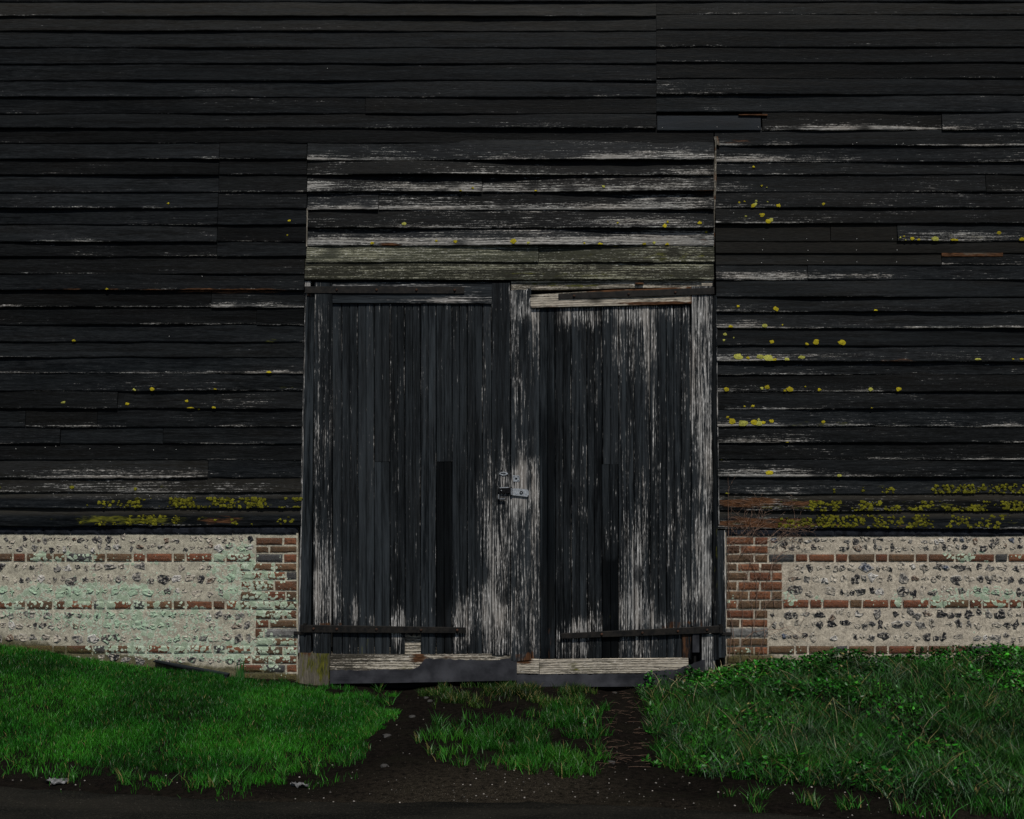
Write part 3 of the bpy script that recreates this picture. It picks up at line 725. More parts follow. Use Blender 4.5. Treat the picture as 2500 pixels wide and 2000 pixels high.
sub(q, 'patch', [M['doorwood'], M['felt']], door_r, 'grey sheet patch at the rotten lower hinge corner')
q = MB(); timber(q, (1300, 736), (1687, 722), 33, YS - .002, .028, lambda px, py: .70 + blobs([(1400, 738, 130, 14, .2), (1500, 712, 200, 7, -.5)], px, py), w1=42, rot=lambda px, py: .12 + blobs([(1520, 708, 230, 9, .75), (1600, 742, 130, 6, .75), (1340, 715, 40, 6, .4), (1340, 753, 60, 5, .6), (1690, 720, 14, 30, .6)], px, py), fade=.5, seed=sd, jag0=7, wob=1.6, nac=8); sd += 1
sub(q, 'rail', M['rawwood'], door_r, 'pale splintered tilted top rail')

# iron straps
def strap(p0, p1, w0, w1, bolts, yf, hook):
    q = MB(); slab(q, p0, p1, w0, yf, .007, w1=w1, bev=.0015, wob=.25, nac=3, seed=sd)
    p0 = np.array(p0, float); p1 = np.array(p1, float)
    for u in bolts:
        c = p0 + (p1 - p0) * u; k = 8; an = np.linspace(0, 2 * math.pi, k, endpoint=False)
        r = 3.6
        V = [(float(wx(c[0])), yf - .011, float(wz(c[1])))] + [(float(wx(c[0] + r * .7 * math.cos(a))), yf - .009, float(wz(c[1] + r * .7 * math.sin(a)))) for a in an] + [(float(wx(c[0] + r * math.cos(a))), yf + .001, float(wz(c[1] + r * math.sin(a)))) for a in an]
        F = [(0, 1 + (i + 1) % k, 1 + i) for i in range(k)] + [(1 + i, 1 + (i + 1) % k, 1 + k + (i + 1) % k, 1 + k + i) for i in range(k)]
        q.add(V, F, 1)
    if hook:
        hx, hy, sgn = hook
        # knuckle round the pin and the pintle arm running to the masonry
        k = 10; an = np.linspace(0, 2 * math.pi, k, endpoint=False)
        P = np.zeros((2, k, 3))
        for i, yy in enumerate((hy - 11, hy + 11)):
            P[i, :, 0] = wx(hx) + .014 * np.cos(an); P[i, :, 1] = yf + .004 + .014 * np.sin(an); P[i, :, 2] = wz(yy)
        q.grid(P, closed=True, cap=True)
        slab(q, (hx, hy + 13), (hx + sgn * 28, hy + 13), 8, yf + .006, .014, seed=sd, nac=3)
    return q
sub(strap((1134, 710), (746, 709), 17, 17, (.06, .3, .55, .8), YS - .006, None), 'strap_hinge', [M['iron'], M['rust']], door_l)
sub(strap((1137, 1538), (735, 1534), 14, 19, (.05, .27, .54, .78, .92), YS - .006, (746, 1532, -1)), 'strap_hinge', [M['iron'], M['rust']], door_l)
sub(strap((1363, 726), (1742, 712), 13, 17, (.1, .45, .75), YS - .010, None), 'strap_hinge', [M['iron'], M['rust']], door_r)
sub(strap((1370, 1552), (1764, 1535), 13, 18, (.25, .5, .72, .9), YS - .006, (1758, 1534, 1)), 'strap_hinge', [M['iron'], M['rust']], door_r)

# latch and plates
def plate(mb, outline, yf, th, mat=0):
    k = len(outline); o = np.array(outline, float)
    A = [(float(wx(p[0])), yf, float(wz(p[1]))) for p in o]; B = [(a[0], yf + th, a[2]) for a in A]
    F = [tuple(range(k)), tuple(range(k, 2 * k))[::-1]] + [(i, k + i, k + (i + 1) % k, (i + 1) % k) for i in range(k)]
    mb.add(A + B, F, mat)
def disc(cx, cy, r, n=12): return [(cx + r * math.cos(a), cy + r * math.sin(a)) for a in np.linspace(0, 2 * math.pi, n, endpoint=False)]
q = MB()
rnd = [(1286 + 5 * math.cos(a), 1204 + 9 * math.sin(a)) for a in np.linspace(-1.5, 1.5, 7)]
plate(q, [(1251, 1192.5), (1270, 1193.5)] + rnd + [(1270, 1211), (1250, 1209)], YS - .014, .004)
plate(q, disc(1272.5, 1203, 4.2), YS - .017, .004, 1); plate(q, disc(1272.5, 1203, 1.6), YS - .019, .003)
sub(q, 'hasp', [M['zinc'], M['blackmetal']], door_r)
q = MB(); plate(q, [(1252, 1161), (1268, 1161), (1268, 1176), (1253, 1176)], YS - .004, .004); plate(q, disc(1260, 1168.5, 2.4), YS - .007, .004, 1)
for (a, b) in ((1255, 1164), (1265, 1164), (1265, 1173)): plate(q, disc(a, b, 1.2, 8), YS - .0055, .003, 1)
sub(q, 'staple_plate', [M['zinc'], M['blackmetal']], door_r)
q = MB()
plate(q, [(1219, 1191), (1243, 1190), (1246, 1193), (1246, 1203), (1240, 1204), (1219, 1205), (1216, 1201), (1216, 1194)], YS - .016, .017)
plate(q, disc(1224, 1197.5, 3.4), YS - .020, .005); plate(q, disc(1224, 1197.5, 1.3, 8), YS - .022, .003, 1)
plate(q, [(1216, 1206), (1221, 1206), (1221, 1217), (1234, 1217), (1235, 1221.5), (1216, 1221)], YS - .022, .010)
plate(q, [(1220, 1190), (1241, 1189), (1243, 1191), (1220, 1192)], YS - .018, .004, 1)
plate(q, [(1217, 1207), (1218.6, 1207), (1218.6, 1218), (1217, 1218)], YS - .0235, .003, 1); plate(q, [(1220, 1217.4), (1233, 1217.4), (1233, 1218.7), (1220, 1218.7)], YS - .0235, .003, 1)
plate(q, [(1245, 1189), (1251, 1190), (1251, 1209), (1246, 1209)], YS - .020, .016); plate(q, [(1247.6, 1192), (1249, 1192), (1249, 1208), (1247.6, 1208)], YS - .0215, .003, 1)
sub(q, 'latch', [M['blackmetal'], M['zinc']], door_l)
q = MB(); plate(q, [(1219, 1155), (1230, 1151.5), (1240, 1155), (1240, 1158), (1230, 1162.5), (1219, 1158)], YS - .005, .005); plate(q, [(1223, 1155), (1235, 1155), (1235, 1157), (1223, 1157)], YS - .0065, .003, 1); plate(q, disc(1230, 1160, 1.3, 8), YS - .0065, .003, 1); plate(q, disc(1224, 1149, 1.5, 8), YS - .004, .004, 1)
sub(q, 'keeper_plate', [M['zinc'], M['blackmetal']], door_l)

# ----- posts, fascia, thresholds
q = MB(); timber(q, (758, 716), (744, 1594), 21, -.010, .10, -.1, w1=29, fade=.10, seed=sd, nac=4); sd += 1
timber(q, (747, 714), (729.5, 1594), 3, -.016, .05, lambda px, py: .55 + 0 * px, w1=4, fade=.2, seed=sd, nac=2, bev=.001); sd += 1
timber(q, (752, 688), (752, 702), 14, -.02, .05, .75, rot=.25, seed=sd, nac=3); timber(q, (756, 703), (756, 722), 16, -.012, .05, .3, rot=.7, seed=sd + 1, nac=3, jag1=4); sd += 2
o = q.build('door_post', M['doorwood'], barn); tag(o, 'smooth dark post at the left door jamb')
q = MB(); timber(q, (1742, 722), (1748, 1610), 8, -.012, .10, .05, w1=14, fade=.10, seed=sd, nac=3, moss=lambda px, py: .25 + blobs([(1750, 1400, 20, 120, .3)], px, py)); sd += 1
timber(q, (1747, 722), (1754, 1280), 2.5, -.02, .05, .45, w1=3, moss=.3, seed=sd, nac=2, bev=.001); sd += 1
timber(q, (1757, 1295), (1762, 1605), 15, -.014, .10, .10, w1=16, fade=.12, seed=sd, nac=4); sd += 1
timber(q, (1767, 1295), (1771, 1600), 3, -.018, .05, .5, w1=3, rot=.3, seed=sd, nac=2, bev=.001); sd += 1
timber(q, (1730, 1548), (1730, 1640), 34, -.006, .08, .55, moss=.45, fade=.4, seed=sd, nac=5); sd += 1
o = q.build('door_post', M['doorwood'], barn); tag(o, 'narrow weathered post at the right door jamb')
q = MB(); timber(q, (1248, 698), (1738, 692), 24, -.012, .05, .5, w1=18, moss=lambda px, py: .35 + blobs([(1380, 697, 120, 6, .35)], px, py), fade=.9, seed=sd, nac=4); sd += 1
timber(q, (1712, 694), (1738, 694), 12, -.018, .03, .8, rot=.35, seed=sd, nac=3); sd += 1
timber(q, (1550, 694), (1570, 694), 3, -.03, .02, .0, rot=1., seed=sd, nac=2, bev=.001); sd += 1
o = q.build('fascia_board', M['rawwood'], barn); tag(o, 'greenish board showing above the sagging right door')
q = MB(); timber(q, (1744, 338), (1743, 604), 3.2, -.030, .03, .35, rot=lambda px, py: .15 + .5 * (vn(py / 14, 1, 5) > .6), fade=.5, seed=sd, nac=3, wob=2.2, jag0=3, jag1=3); timber(q, (1748, 336), (1752, 356), 11, -.026, .03, .3, rot=.5, seed=sd + 1, nac=4, wob=2.5, jag1=4); sd += 2
o = q.build('corner_strip', M['rawwood'], barn); tag(o, 'splintered pale strip at the right end of the panel over the doors')
q = MB(); timber(q, (752, 512), (750, 604), 3, -.030, .03, .8, rot=.3, fade=.5, seed=sd, nac=2, bev=.001); sd += 1
o = q.build('corner_strip', M['rawwood'], barn); tag(o, 'thin yellowish strip at the left end of the panel over the doors')
q = MB(); timber(q, (2297, 623), (2446, 623), 9, -.016, .02, .1, rot=.95, seed=sd, nac=3, wob=.8); o = q.build('batten', M['rawwood'], barn); tag(o, 'raw orange brown strip showing where a board on the right has split away'); q = MB(); timber(q, (1802, 283), (1872, 283), 4, -.024, .02, .2, rot=.9, seed=sd + 1, nac=3, wob=1.2); sd += 2
o = q.build('batten', M['rawwood'], barn); tag(o, 'broken raw brown edge above the patch board')
# frame behind the gaps
q = MB(); timber(q, (960, 1566), (1100, 1566), 34, .03, .05, .55, rot=.2, moss=.35, seed=sd, nac=5); timber(q, (870, 1592), (1110, 1592), 20, .025, .05, .7, rot=.15, seed=sd + 1, nac=4); sd += 2
o = q.build('sill_beam', M['rawwood'], barn); tag(o, 'pale beam seen through the gap at the foot of the left door')
q = MB(); timber(q, (806, 1617), (1256, 1617), 40, -.012, .08, lambda px, py: .28 + blobs([(960, 1620, 110, 18, .4), (1130, 1604, 160, 9, .4)], px, py), moss=lambda px, py: blobs([(960, 1630, 120, 8, .5), (990, 1610, 14, 20, .6)], px, py), rot=lambda px, py: .1 + blobs([(1020, 1608, 30, 14, .75), (1150, 1604, 90, 6, .6)], px, py), fade=.5, seed=sd, nac=6); sd += 1
o = q.build('threshold', M['rawwood'], barn); tag(o, 'worn threshold board under the left door, half hidden by grey sheet')
q = MB(); timber(q, (1261, 1626), (1316, 1627), 36, -.014, .08, .75, rot=lambda px, py: .25 + blobs([(1280, 1612, 30, 9, .6)], px, py), fade=.5, seed=sd, nac=5); timber(q, (1317, 1628), (1680, 1624), 36, -.012, .08, .68, moss=lambda px, py: .35 + blobs([(1420, 1628, 110, 18, .2)], px, py), rot=lambda px, py: blobs([(1640, 1638, 70, 9, .7)], px, py), fade=.6, seed=sd + 1, nac=6); sd += 2
o = q.build('threshold', M['rawwood'], barn); tag(o, 'pale yellowish threshold board under the right door')
# grey sheets with a torn upper edge
def sheet(name, label, xs, top, bot, yf):
    n = 120; px = np.linspace(xs[0], xs[1], n)
    tp = np.interp(px, top[0], top[1]) + 1.6 * sn(px / 7, 0, 71) + .8 * sn(px / 2.5, 0, 72); bt = np.interp(px, bot[0], bot[1])
    K = 7; P = np.zeros((n, K + 2, 3))
    for j in range(K):
        t = j / (K - 1); P[:, j, 0] = wx(px); P[:, j, 2] = wz(tp + (bt - tp) * t)
        P[:, j, 1] = yf - .010 * t - .006 * sn(px / 60, t * 2, 73)
    P[:, K] = P[:, K - 1] + (0, .01, 0); P[:, K + 1] = P[:, 0] + (0, .006, 0)
    q = MB(); q.grid(P, closed=True, cap=True); o = q.build(name, M['felt'], barn, smooth_=False); tag(o, label)
sheet('draught_strip', 'grey sheet with a torn top edge under the left door', (807, 1262), ([800, 1005, 1022, 1040, 1100, 1200, 1245, 1262], [1636, 1634, 1628, 1606, 1609, 1612, 1606, 1604]), ([800, 1262], [1668, 1660]), -.022)
sheet('draught_strip', 'grey sheet strip under the right door running into the weeds', (1261, 1720), ([1255, 1560, 1600, 1650, 1720], [1646, 1644, 1636, 1634, 1610]), ([1255, 1560, 1720], [1676, 1674, 1670]), -.024)
q = MB(); timber(q, (768, 1594), (766, 1680), 76, -.022, .16, .12, moss=lambda px, py: .62 + blobs([(790, 1620, 25, 40, .25)], px, py), rot=lambda px, py: blobs([(745, 1600, 26, 12, .8)], px, py), fade=.6, seed=sd, nac=7); sd += 1
o = q.build('post_base', M['rawwood'], barn); tag(o, 'mossy green block under the left door post')

# ----- shell: backing behind the boards, ends, roof
def box(mb, a, b, mat=0):
    x0, y0, z0 = a; x1, y1, z1 = b
    V = [(x0, y0, z0), (x1, y0, z0), (x1, y1, z0), (x0, y1, z0), (x0, y0, z1), (x1, y0, z1), (x1, y1, z1), (x0, y1, z1)]
    mb.add(V, [(0, 1, 2, 3)[::-1], (4, 5, 6, 7), (0, 1, 5, 4), (1, 2, 6, 5), (2, 3, 7, 6), (3, 0, 4, 7)], mat)
XA, XE = float(wx(XL)), float(wx(XR)); ZE = float(wz(-36))
q = MB()
box(q, (XA, .030, float(wz(1286))), (float(wx(735)), .09, ZE)); box(q, (float(wx(1765)), .030, float(wz(1286))), (XE, .09, ZE))
box(q, (float(wx(735)), .030, float(wz(700))), (float(wx(1765)), .09, ZE)); box(q, (float(wx(728)), .10, -.2), (float(wx(1772)), .13, float(wz(700))))
box(q, (XA, .09, -.2), (XA + .1, 9, ZE)); box(q, (XE - .1, .09, -.2), (XE, 9, ZE)); box(q, (XA + .1, 8.9, -.2), (XE - .1, 9, ZE))
o = q.build('wall', M['dark'], barn); tag(o, 'dark frame and sides behind the boards')
q = MB(); 
n = 90; rr = np.linspace(0, 1, n); cols_ = np.linspace(XA - .2, XE + .2, 60)
RXX, RT = np.meshgrid(cols_, rr, indexing='ij')
fr = RT * 40 % 1
P = np.stack([RXX, -.02 + RT * 4.6, ZE + RT * 4.4 + .015 * (1 - fr)], -1); q.grid(P)
q.add([(XA - .2, 9.3, ZE), (XE + .2, 9.3, ZE), (XE + .2, 4.58, ZE + 4.4), (XA - .2, 4.58, ZE + 4.4)], [(0, 1, 2, 3)])
o = q.build('roof', M['roofing'], barn)

# ------------------------------------------------------------------ flint and brick walls
MORT = np.array((.47, .415, .33))
BRICK = [(.155, .054, .026), (.125, .042, .021), (.175, .066, .031), (.100, .043, .022), (.120, .066, .034), (.085, .050, .028), (.100, .058, .030)]
def brick(mb, xa, xb, ya, yb, yf, col, lich, damp, tar=0.0):
    j = lambda: rng.normal() * .35
    o = [(xa + j(), ya + j()), (xb + j(), ya + j()), (xb + j(), yb + j()), (xa + j(), yb + j())]
    cx = (xa + xb) / 2; cy = (ya + yb) / 2; ins = 1.4
    nx = max(2, int((xb - xa) / 6)); ny = 4
    u = np.linspace(0, 1, nx + 1); v = np.linspace(0, 1, ny + 1)
    U, W = np.meshgrid(u, v, indexing='ij')
    X = (o[0][0] * (1 - U) + o[1][0] * U) * (1 - W) + (o[3][0] * (1 - U) + o[2][0] * U) * W
    Y = (o[0][1] * (1 - U) + o[1][1] * U) * (1 - W) + (o[3][1] * (1 - U) + o[2][1] * U) * W
    edge = np.minimum(np.minimum(U, 1 - U) * (xb - xa), np.minimum(W, 1 - W) * (yb - ya))
    ed = smooth(0, 3, edge)
    dep = yf + .005 * (1 - ed) ** 1 + .0015 * sn(X / 5, Y / 5, 81)
    P = np.stack([wx(X), dep, wz(Y)], -1)
    c = np.array(col)[None, None] * (1 + .18 * sn(X / 9, Y / 9, 82))[..., None]
    mb.grid(P, col=c.reshape(-1, 3), wear=lich(X, Y), moss=damp(X, Y), rot=tar)
def flint(mb, cx, cy, rx, ry, yf, kind, lich, proud):
    k = 9; an = np.linspace(0, 2 * math.pi, k, endpoint=False) + rng.uniform(0, 1)
    r0 = rng.uniform(.5, 1.2, k)
    tone = {'black': (.010, .010, .012), 'dark': (.030, .028, .027), 'grey': (.14, .132, .12), 'white': (.42, .40, .37), 'brown': (.13, .085, .055), 'blue': (.07, .085, .12), 'mort': tuple(MORT * rng.uniform(.45, .95))}[kind]
    cor = np.array((.36, .34, .30)) if rng.random() < .5 or kind == 'mort' else np.array(tone) * 1.5
    if kind == 'mort': proud *= .55
    V = []; C = []
    for (s, dep, c) in ((1.0, .002, cor), (.86, -proud * .7, np.array(tone) * .5 + cor * .5 * .6), (.5, -proud, np.array(tone))):
        for i in range(k):
            rr = r0[i] * s * (1 + .08 * rng.normal())
            V.append((float(wx(cx + rx * rr * math.cos(an[i]))), yf + dep + (.003 * rng.normal() if s < 1 else .0), float(wz(cy + ry * rr * math.sin(an[i]))))); C.append(np.clip(c * rng.uniform(.8, 1.2), 0, .6))
    V.append((float(wx(cx)), yf - proud * rng.uniform(.5, 1.0), float(wz(cy)))); C.append(np.array(tone))
    F = []
    for a in range(2):
        for i in range(k): F.append((a * k + i, a * k + (i + 1) % k, (a + 1) * k + (i + 1) % k, (a + 1) * k + i))
    for i in range(k): F.append((2 * k + i, 2 * k + (i + 1) % k, 3 * k))
    mb.add(V, F, 1, col=np.array(C), wear=float(lich(np.array([cx]), np.array([cy]))[0]))

def build_wall(label, side):
    w = empty('flint_wall', label, 'wall', (float(wx(360 if side < 0 else 2130)), .12, 0))
    # keep children in world coordinates
    inv = w.matrix_world.inverted()
    def put(mb, name, mats, lab=None):
        o = mb.build(name, mats); o.parent = w; o.matrix_parent_inverse = inv
        if lab: o['label'] = lab
        return o
    if side < 0:
        xa, xb = XL, 727
        rows_f = [1317, 1336, 1386, 1414, 1445, 1502, 1528, 1558, 1613]
        rows_b = [(1351.5, 1370), (1467.5, 1486.5), (1576, 1594)]
        quo = lambda y: 585 if (1372 < y < 1488 or y > 1598) else 623
        ycs = [1311, 1332, 1351.5, 1374, 1395, 1417, 1443, 1466.5, 1489, 1512, 1534, 1557, 1578, 1600, 1622, 1643, 1664, 1686]
        lb = [(150, 1480, 330, 60, .30), (420, 1540, 260, 60, .36), (480, 1590, 220, 26, .50), (60, 1450, 140, 20, .3), (260, 1450, 150, 30, .35), (570, 1410, 60, 70, .42), (640, 1450, 90, 70, .34), (670, 1480, 70, 30, .35), (680, 1590, 60, 60, .42), (360, 1360, 300, 25, .20), (580, 1350, 50, 30, .40), (130, 1360, 60, 20, .3), (320, 1400, 340, 50, .12), (640, 1390, 60, 20, .25), (600, 1600, 60, 30, .3), (-300, 1480, 300, 100, .3), (260, 1500, 300, 120, .10)]
        lich = lambda x, y: np.clip(blobs(lb, x, y) * 1.38, 0, .8)
        damp = lambda x, y: .95 * smooth(-42, -6, y - np.interp(x, GX, GY)) * (.55 + .45 * smooth(620, 300, x)) + blobs([(640, 1668, 130, 26, .9), (560, 1640, 100, 18, .4), (60, 1540, 130, 30, .35), (330, 1625, 120, 16, .5)], x, y)
        kinds = (['mort'] * 14 + ['grey'] * 5 + ['dark'] * 2 + ['black'] * 2 + ['white'] * 2 + ['brown'])
        ground_y = 1700
    else:
        xa, xb = 1771, XR
        rows_f = [1320, 1337, 1386, 1413, 1445, 1500, 1525, 1556]
        rows_b = [(1353, 1371), (1464.5, 1483.5), (1577, 1596)]
        quo = lambda y: 1911 if 1374 < y < 1486 else 1876
        ycs = [1310, 1331, 1352.5, 1375, 1396, 1419, 1442, 1465, 1488, 1511, 1533, 1557, 1578, 1600, 1622, 1643, 1664]
        lb = [(2420, 1465, 160, 26, .48), (2340, 1440, 130, 24, .3), (2350, 1355, 60, 22, .5), (2190, 1465, 60, 22, .42), (1930, 1460, 24, 30, .55), (1785, 1466, 14, 12, .6), (2280, 1470, 40, 20, .5), (2440, 1410, 110, 40, .24), (2420, 1530, 140, 60, .12), (2480, 1350, 40, 16, .3), (1940, 1585, 50, 14, .3), (1815, 1592, 24, 16, .5), (2800, 1460, 250, 60, .35), (1806, 1395, 10, 18, .3), (2010, 1462, 20, 14, .45), (2120, 1464, 20, 14, .4)]
        lich = lambda x, y: np.clip(blobs(lb, x, y), 0, .75)
        damp = lambda x, y: .8 * smooth(1570, 1630, y) + blobs([(1930, 1452, 180, 8, .35), (1950, 1350, 120, 8, .3), (1830, 1600, 60, 20, .4)], x, y)
        kinds = (['black'] * 7 + ['dark'] * 2 + ['grey'] * 5 + ['white'] * 2 + ['brown'] * 2 + ['blue'] + ['mort'] * 12)
        ground_y = 1680
    # mortar bed
    nx = int((xb - xa) / 7); xs = np.linspace(xa, xb, nx); ys = np.arange(1288, ground_y + 8, 4.0)
    X, Y = np.meshgrid(xs, ys, indexing='ij')
    bed = .004 + .0015 * sn(X / 40, Y / 14, 91) + .0009 * sn(X / 17, Y / 11, 92)
    for (a, b) in rows_b: bed = bed + .004 * np.exp(-((Y - (a + b) / 2) / 12) ** 2)
    tarl = smooth(1307, 1300, Y + 1.5 * sn(X / 8, 0, 93))
    if side > 0: tarl = smooth(1311, 1305, Y + 1.5 * sn(X / 8, 0, 94)) * smooth(1830, 1900, X + 20 * (Y < 1302))
    cm = (MORT * np.array((.92, .97, .95)) if side < 0 else MORT)[None, None] * (1 + .12 * sn(X / 60, Y / 12, 95))[..., None]
    mb = MB(); mb.grid(np.stack([wx(X), bed, wz(Y)], -1), col=cm.reshape(-1, 3), wear=lich(X, Y), moss=damp(X, Y), rot=tarl)
    qx = lambda y: (xa, quo(y)) if side < 0 else (quo(y), xb)
    for ry_ in rows_f:
        a, b = qx(ry_); x = a + rng.uniform(0, 12)
        while x < b - 8:
            kd = kinds[rng.integers(len(kinds))]
            big = rng.uniform(.7, 1.2) if ry_ > 1340 else rng.uniform(.5, .85)
            sc_ = {'mort': .9}.get(kd, 1.0)
            rx_ = rng.uniform(8, 17) * big * sc_; ry2 = rng.uniform(8.5, 14) * big * sc_
            if rng.random() < .9: flint(mb, x + rx_, ry_ + rng.normal() * 2.6, rx_, min(ry2, 15), .003, kd, lich, rng.uniform(.002, .007))
            x += rx_ * 2 + rng.uniform(-4, 5)
    put(mb, 'flint_panel', [M['masonry'], M['flint']])
    # brick bands
    def bcol(x, y):
        c = np.array(BRICK[rng.integers(len(BRICK))]) * rng.uniform(.75, 1.15)
        if rng.random() < (.06 if side < 0 else .12): c = np.array((.045, .047, .05))
        return c
    for (a, b) in rows_b:
        mb = MB(); x0, x1 = qx((a + b) / 2)
        x = x0; long_ = True
        while x < x1 - 5:
            wd = 65 if long_ else 31
            x2 = min(x + wd, x1)
            if x2 - x > 8: brick(mb, x + 2.2, x2 - 2.2, a + .5, b - .5, -.005, bcol(x, a), lich, damp)
            x = x2 + .8; long_ = not long_
        put(mb, 'brick_band', M['masonry'])
    # brick pier at the doorway
    mb = MB()
    for i in range(len(ycs) - 1):
        a, b = ycs[i] + 2.3, ycs[i + 1] - 2.5
        q_ = quo((a + b) / 2)
        x0, x1 = (q_, 726) if side < 0 else (1773, q_)
        grey = (1533 <= ycs[i] <= 1534)
        tone = np.array((.15, .15, .145))
        if grey:
            if side < 0: spl = [(x0, x0 + 20, 0), (x0 + 22, x1, 1)]
            else: spl = [(x0, x1, 1)]
            for (p, r, g) in spl: brick(mb, p + 1, r - 1, a - 1, b + 1, -.006, tone if g else bcol(0, 0), lich, damp)
            continue
        wds = [33, 66] if i % 2 else [66, 33]
        if abs(x1 - x0) > 120: wds = [33, 66, 66] if i % 2 else [66, 66, 33]
        x = x0; tot = sum(wds); k = (x1 - x0) / tot
        for wd in wds:
            brick(mb, x + 2.3, x + wd * k - 2.3, a, b, -.005 + .002 * rng.normal(), bcol(x, a), lich, damp, tar=.75 if (side > 0 and False) else (.8 if (side < 0 and i == -1) else 0.0))
            x += wd * k
    put(mb, 'brick_pier', M['masonry'])
    # tarred top course under the boards
    mb = MB()
    ta, tb = (1287, 1304) if side < 0 else (1293, 1309)
    x0, x1 = (xa, xb - 3) if side < 0 else (xa + 2, xb)
    x = x0
    while x < x1 - 5:
        x2 = min(x + 66, x1); brick(mb, x + .3, x2 - .3, ta, tb + rng.uniform(-.5, 1.2), -.006, (.05, .04, .035), lambda a, b: 0 * a, lambda a, b: 0 * a, tar=.95); x = x2
    put(mb, 'tarred_course', M['masonry'])
    mb = MB(); box(mb, (float(wx(xa)), .02, -.3), (float(wx(xb)), .34, float(wz(1289))))
    for v in mb.v: pass
    mb.c = [np.broadcast_to(MORT * .7, c.shape) for c in mb.c]
    put(mb, 'wall_core', M['masonry'])
    return w
build_wall('low flint and brick wall left of the doors, blotched with pale green lichen', -1)
build_wall('low flint and brick wall right of the doors with black flints and dry creeper', 1)

# ------------------------------------------------------------------ grass
def poly_in(px, py, poly):
    poly = np.array(poly, float); ins = np.zeros(px.shape, bool); n = len(poly); j = n - 1
    for i in range(n):
        xi, yi = poly[i]; xj, yj = poly[j]
        c = ((yi > py) != (yj > py)) & (px < (xj - xi) * (py - yi) / (yj - yi + 1e-12) + xi)
        ins ^= c; j = i
    return ins
LAWN = [(-3000, 1400), (0, 1560), (200, 1595), (400, 1628), (560, 1652), (726, 1668), (800, 1690), (880, 1698), (945, 1712), (935, 1755), (915, 1795), (885, 1845), (790, 1868), (735, 1888), (640, 1908), (480, 1905), (250, 1882), (100, 1866), (0, 1858), (-3000, 1850)]
MIDA = [(1050, 1712), (1075, 1682), (1140, 1668), (1250, 1676), (1445, 1690), (1440, 1718), (1330, 1728), (1240, 1722), (1150, 1718)]
MIDB = [(1190, 1790), (1290, 1745), (1345, 1715), (1440, 1715), (1455, 1760), (1466, 1830), (1452, 1872), (1400, 1896), (1330, 1886), (1250, 1876), (1195, 1852), (1150, 1830), (1160, 1800)]
MIDC = [(1050, 1770), (1200, 1765), (1200, 1840), (1150, 1870), (1050, 1835), (1030, 1790)]
BANK = [(1560, 1690), (1620, 1662), (1690, 1630), (1770, 1600), (1900, 1560), (2500, 1540), (4500, 1400), (4500, 2020), (2500, 2005), (2300, 1985), (2150, 1940), (1950, 1922), (1800, 1908), (1650, 1892), (1580, 1858), (1605, 1800), (1570, 1745)]
def scatter(poly, n, xr, yr, jit=14, seed=0, dens=None):
    r_ = np.random.default_rng(seed)
    x = r_.uniform(xr[0], xr[1], n); y = r_.uniform(yr[0], yr[1], n); z = ground_h(x, y)
    px, py = proj(x, y, z)
    jx = jit * 2 * sn(x * 7, y * 7, 41) + jit * sn(x * 23, y * 23, 42); jy = jit * .8 * sn(x * 9, y * 9, 43) + jit * .5 * sn(x * 31, y * 31, 44)
    k = poly_in(px + jx, py + jy, poly)
    if dens is not None: k &= r_.random(n) < dens(x, y, px, py)
    return x[k], y[k], z[k]
def blades(x, y, z, h, w, lean, col, r_, bend=.5, az=None):
    """arrays per blade -> mesh arrays: 3 levels, tapered, bent"""
    n = len(x); a = r_.uniform(0, 2 * math.pi, n) if az is None else az
    dx, dy = np.cos(a), np.sin(a); f = r_.uniform(0, 2 * math.pi, n); sx, sy = np.cos(f) , np.sin(f)
    sx = sx * .8 + .4; sl = np.hypot(sx, sy); sx /= sl; sy /= sl
    lv = [(0, 0), (.5, .5 - .18 * bend), (1, 1 - .30 * bend)]
    V = np.zeros((n, 5, 3))
    for i, (s, up) in enumerate(lv):
        off = lean * h * (s ** (1 + bend)); cz = h * up * np.sqrt(np.clip(1 - (lean * .6) ** 2, .2, 1))
        cx = x + dx * off; cy = y + dy * off; ww = w * (1, .85, 0)[i] * .5
        if i < 2:
            V[:, 2 * i] = np.stack([cx - sx * ww, cy - sy * ww, z + cz - (.006 if i == 0 else 0)], -1)
            V[:, 2 * i + 1] = np.stack([cx + sx * ww, cy + sy * ww, z + cz - (.006 if i == 0 else 0)], -1)
        else: V[:, 4] = np.stack([cx, cy, z + cz], -1)
    b = np.arange(n) * 5
    Q = np.stack([b, b + 1, b + 3, b + 2], -1); T = np.stack([b + 2, b + 3, b + 4], -1)
    C = np.repeat(col[:, None], 5, 1)
    return V.reshape(-1, 3), Q, T, C.reshape(-1, 3)
def merge(parts):
    V = []; Q = []; T = []; C = []; o = 0
    for (v, q, t, c) in parts:
        V.append(v); C.append(c)
        if len(q): Q.append(np.asarray(q) + o)
        if len(t): T.append(np.asarray(t) + o)
        o += len(v)
    return np.concatenate(V), np.concatenate(Q) if Q else None, np.concatenate(T) if T else None, np.concatenate(C)
def gcol(n, r_, base, var=.25, dry=.03, x=None, y=None):
    c = np.array(base)[None] * np.exp(var * r_.normal(size=(n, 1))) * np.exp(.10 * r_.normal(size=(n, 3)))
    if x is not None:
        q = fbm(x * 2.2, y * 2.2, 51)[:, None]; c = c * np.clip(-.1 + 2.0 * q, .25, 1.7) * np.where(q > .56, np.array((1.25, 1.0, .9)), 1)
    d = r_.random(n) < dry; c[d] = np.array((.20, .16, .06)) * r_.uniform(.4, 1.1, (d.sum(), 1))
    return np.clip(c, 0, .5)
r1 = np.random.default_rng(11)
GREEN = (.011, .082, .0055)
